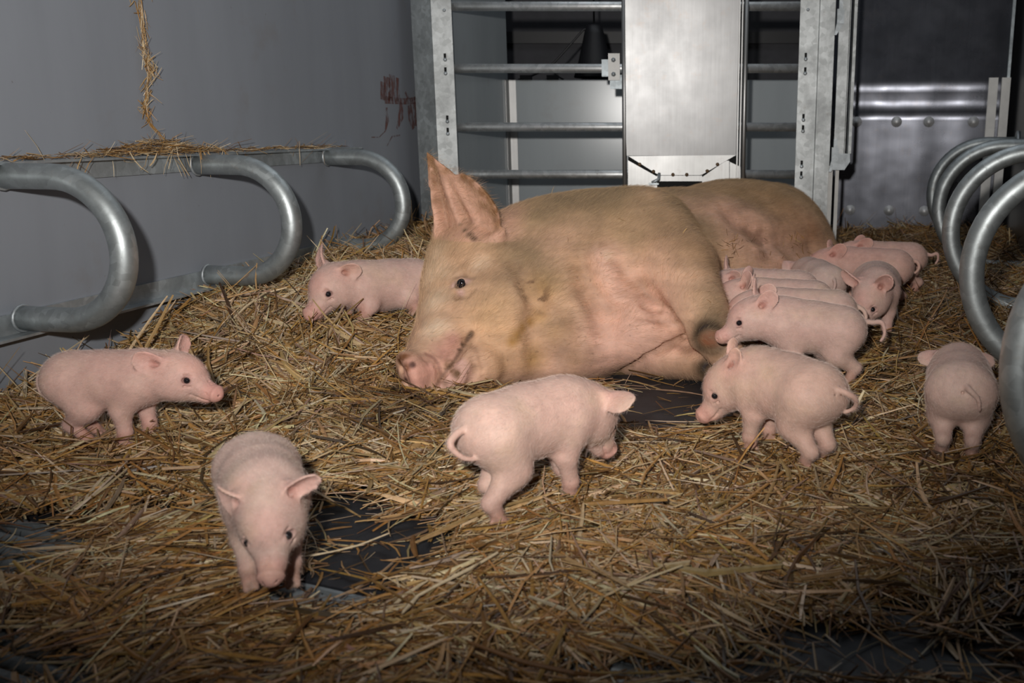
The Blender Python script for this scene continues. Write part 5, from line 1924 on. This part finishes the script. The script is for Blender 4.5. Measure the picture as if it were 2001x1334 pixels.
def ledge_pos(r, n):
    s = np.where(r.random(n) < 0.5, r.normal(sB, 0.13, n), r.uniform(sA - 0.2, sE, n))
    pile_h = 0.026 * np.exp(-((s - sB) / 0.14) ** 2) + 0.006
    z = zt + 0.003 + r.random(n) * pile_h
    out = r.uniform(0.006, 0.036, n)
    return WO[None] + WD[None] * s[:, None] + UP[None] * z[:, None] + WN[None] * out[:, None]


def ledge_dir(r, n):
    return unit_rows(WD[None] * r.normal(0, 1, (n, 1)) + WN[None] * r.normal(0, 0.12, (n, 1)) + UP[None] * r.normal(0, 0.10, (n, 1)))


V, Q_, C_ = bundle(int(620), ledge_pos, ledge_dir, 0.050, 0.0010, 0.0032, 31, 0.6)
# a few stalks dangling over the edge
r_ = np.random.default_rng(6)
nd_ = 26
sd = np.concatenate([r_.normal(sB, 0.10, 20), r_.uniform(sA, sE, 6)])
Cd = WO[None] + WD[None] * sd[:, None] + UP[None] * (zt - 0.008 - r_.random((nd_, 1)) * 0.02) + WN[None] * 0.045
Dd = unit_rows(UP[None] * -1.0 + WD[None] * r_.normal(0.2, 0.6, (nd_, 1)) + WN[None] * r_.normal(0, 0.05, (nd_, 1)))
colr = PAL[r_.choice(4, nd_)]
X_ = strands(Cd, Dd, np.tile(WN, (nd_, 1)), r_.uniform(0.03, 0.07, nd_), r_.uniform(0.0015, 0.004, nd_), colr, 0.1, 4, 4)
V, Q_, C_ = merge([(V, Q_, C_), X_])
o = np_mesh('ledge_straw', V, Q_, M['straw'], False, None, C_)
tag(o, 'wisps of straw caught along the top ledge of the left crush rail', 'straw', kind='stuff')

# strand of straw hanging down the left wall
line = [(262, -30, .010), (268, 20, .014), (272, 60, .012), (274, 90, .008), (280, 112, .014), (284, 128, .018), (285, 150, .008), (280, 170, .004), (286, 185, .006), (280, 205, .006), (276, 214, .010), (286, 232, .003), (300, 255, .002), (314, 276, .001)]
parts = []
rr_ = np.random.default_rng(12)
for i in range(len(line) - 1):
    x0, y0, w0 = line[i]; x1, y1, w1 = line[i + 1]
    k = int(5 + 900 * w0)
    t = rr_.random(k)
    s0, z0 = wall_at(x0, y0); s1, z1 = wall_at(x1, y1)
    s = s0 + (s1 - s0) * t + rr_.normal(0, 0.35 * w0, k); z = z0 + (z1 - z0) * t
    C = WO[None] + WD[None] * s[:, None] + UP[None] * z[:, None] + WN[None] * (0.004 + rr_.random((k, 1)) * w0)
    D = unit_rows(WD[None] * ((s1 - s0) + rr_.normal(0, 0.012, (k, 1))) + UP[None] * (z1 - z0) + WN[None] * rr_.normal(0, 0.006, (k, 1)))
    odd = rr_.random(k) < 0.14
    D[odd] = unit_rows(WD[None] * rr_.normal(0, 1, (odd.sum(), 1)) + UP[None] * rr_.normal(0, .7, (odd.sum(), 1)) + WN[None] * 0.15)
    parts.append(strands(C, D, np.tile(WN, (k, 1)), np.where(odd, rr_.uniform(.012, .03, k), rr_.uniform(0.025, 0.07, k)), rr_.uniform(0.0012, 0.0036, k), np.clip(PAL[rr_.choice(5, k)] * 0.95, 0, 1), 0.12, 4, i))
for (xa_, ya_, xb_, yb_) in ((250, 10, 244, -20), (292, 4, 284, -30), (286, 138, 312, 158), (284, 150, 280, 205), (262, 212, 274, 224), (283, 60, 277, 20), (246, 14, 256, 2)):
    s0, z0 = wall_at(xa_, ya_); s1, z1 = wall_at(xb_, yb_)
    C = (wp(s0, z0, .008) + wp(s1, z1, .008)) / 2; D = wp(s1, z1, .008) - wp(s0, z0, .008)
    parts.append(strands(C[None], D[None], WN[None], np.array([np.linalg.norm(D)]), np.array([0.003]), PAL[[1]], 0.05, 4, 3))
V, Q_, C_ = merge(parts)
o = np_mesh('hanging_straw', V, Q_, M['straw'], False, None, C_)
tag(o, 'ragged strand of straw hanging down the left wall from above', 'straw', kind='stuff')

# straw stuck on the sow's belly and back
parts = []
rb = np.random.default_rng(77)
for (px, py) in [(1433 + rb.normal(0, 1) * 2, 478 + rb.normal(0, 8)) for _ in range(5)] + [(rb.uniform(1405, 1590), rb.uniform(455, 505)) for _ in range(46)] + [(1384, 570), (1385, 588), (1400, 610), (1080, 372), (1290, 465), (1335, 455), (1110, 470), (1215, 430)]:
    q = SOW_F.hit(px, py) - np.array([0.0, 0.003, -0.001])
    a = rb.uniform(0, math.pi)
    D = np.array([math.cos(a) * .8, -0.1, math.sin(a)])
    parts.append(strands(q[None], D[None], np.array([[0.3, -1.0, 0.3]]), np.array([rb.uniform(0.012, 0.04)]), np.array([rb.uniform(.0012, .0032)]), PAL[[rb.choice([1, 2, 4, 5, 5, 7])]], 0.12, 4, int(px)))
V, Q_, C_ = merge(parts)
o = np_mesh('clinging_straw', V, Q_, M['straw'], False, None, C_)
tag(o, 'short bits of straw clinging to the sow\'s belly and flank', 'straw', kind='stuff')

# single long stalks that stand out in the foreground
LONG = [([(786, 1198), (815, 1165), (880, 1130), (935, 1102), (972, 1080)], 0.0085, 3, 'longest pale flattened straw in the foreground, crossing diagonally below the centre piglet'),
        ([(1180, 1166), (1240, 1135), (1300, 1103)], 0.0050, 0, 'straight yellow straw in the foreground, right of the long pale flattened one'),
        ([(592, 1088), (650, 1078), (705, 1064), (760, 1042)], 0.0055, 3, 'pale straw lying on the dark mat beside the front piglet\'s head'),
        ([(575, 1172), (590, 1240), (610, 1285), (628, 1310)], 0.0060, 2, 'orange straw pointing at the camera below the front piglet\'s snout'),
        ([(960, 1195), (930, 1255), (885, 1334)], 0.0055, 2, 'orange-brown straw running down to the bottom edge, left of centre'),
        ([(1630, 886), (1700, 882), (1796, 879)], 0.0060, 3, 'thick pale straw lying level between the rounded piglet and the far right one'),
        ([(1662, 850), (1682, 890), (1712, 945)], 0.0055, 0, 'pale straw crossing under the thick level one'),
        ([(1355, 806), (1400, 826), (1440, 845), (1452, 862)], 0.0045, 3, 'pale straw slanting down from the mat to the rounded piglet\'s front foot'),
        ([(1030, 985), (1050, 970), (1068, 954)], 0.0050, 3, 'short clean straw between the centre piglet\'s feet'),
        ([(1068, 964), (1095, 964)], 0.0060, 3, 'stubby white straw piece right of the short clean one'),
        ([(650, 770), (610, 745), (660, 690), (700, 640)], 0.0045, 1, 'curved tan straw on the heap left of the sow\'s snout'),
        ([(1790, 1292), (1740, 1262), (1660, 1210)], 0.0050, 2, 'brown straw slanting across the bare mat at the lower right'),
        ([(310, 1210), (345, 1192), (400, 1165)], 0.0070, 0, 'bent pale straw at the lower left, its end folded down'),
        ([(2000, 1050), (1940, 1050), (1880, 1046)], 0.0045, 3, 'whitish straw reaching in from the right edge of the picture'),
        ([(1225, 775), (1180, 790), (1255, 808)], 0.0040, 1, 'thin straw lying alone on the dark mat in front of the sow\'s forelegs')]
for pts, w, ci, lb in LONG:
    q = []
    for (x, y) in pts:
        g0 = on_z(x, y, 0.03)
        for _ in range(4):
            g0 = on_z(x, y, float(height(np.array([g0[0]]), np.array([g0[1]]))[0]) + 0.010)
        q.append(g0)
    q = np.array(q)
    n_ = 9
    tt = np.linspace(0, len(q) - 1, n_)
    c_ = np.array([q[min(int(t), len(q) - 2)] * (1 - (t - min(int(t), len(q) - 2))) + q[min(int(t), len(q) - 2) + 1] * (t - min(int(t), len(q) - 2)) for t in tt])
    mid_ = c_.mean(0)
    Vv, Ff = [], []
    for i in range(n_):
        d = unit(c_[min(i + 1, n_ - 1)] - c_[max(i - 1, 0)]); s = unit(np.cross([0, 0, 1], d))
        ww = w * (0.75 + 0.25 * math.sin(i * 1.7)) * (0.6 if i in (0, n_ - 1) else 1)
        ring = [c_[i] - s * ww / 2, c_[i] + UP * w * .18 - s * ww * .22, c_[i] + UP * w * .30, c_[i] + UP * w * .18 + s * ww * .22, c_[i] + s * ww / 2, c_[i] - UP * w * .08]
        Vv += ring
    for i in range(n_ - 1):
        for k in range(6):
            Ff.append([i * 6 + k, i * 6 + (k + 1) % 6, (i + 1) * 6 + (k + 1) % 6, (i + 1) * 6 + k])
    Vv = np.array(Vv)
    o = np_mesh('straw_stalk', Vv - mid_, Ff, M['straw'], True, None, np.tile(PAL[ci], (len(Vv), 1)), mid_)
    tag(o, lb, 'straw stalk', 'long stalks lying on top of the bedding')
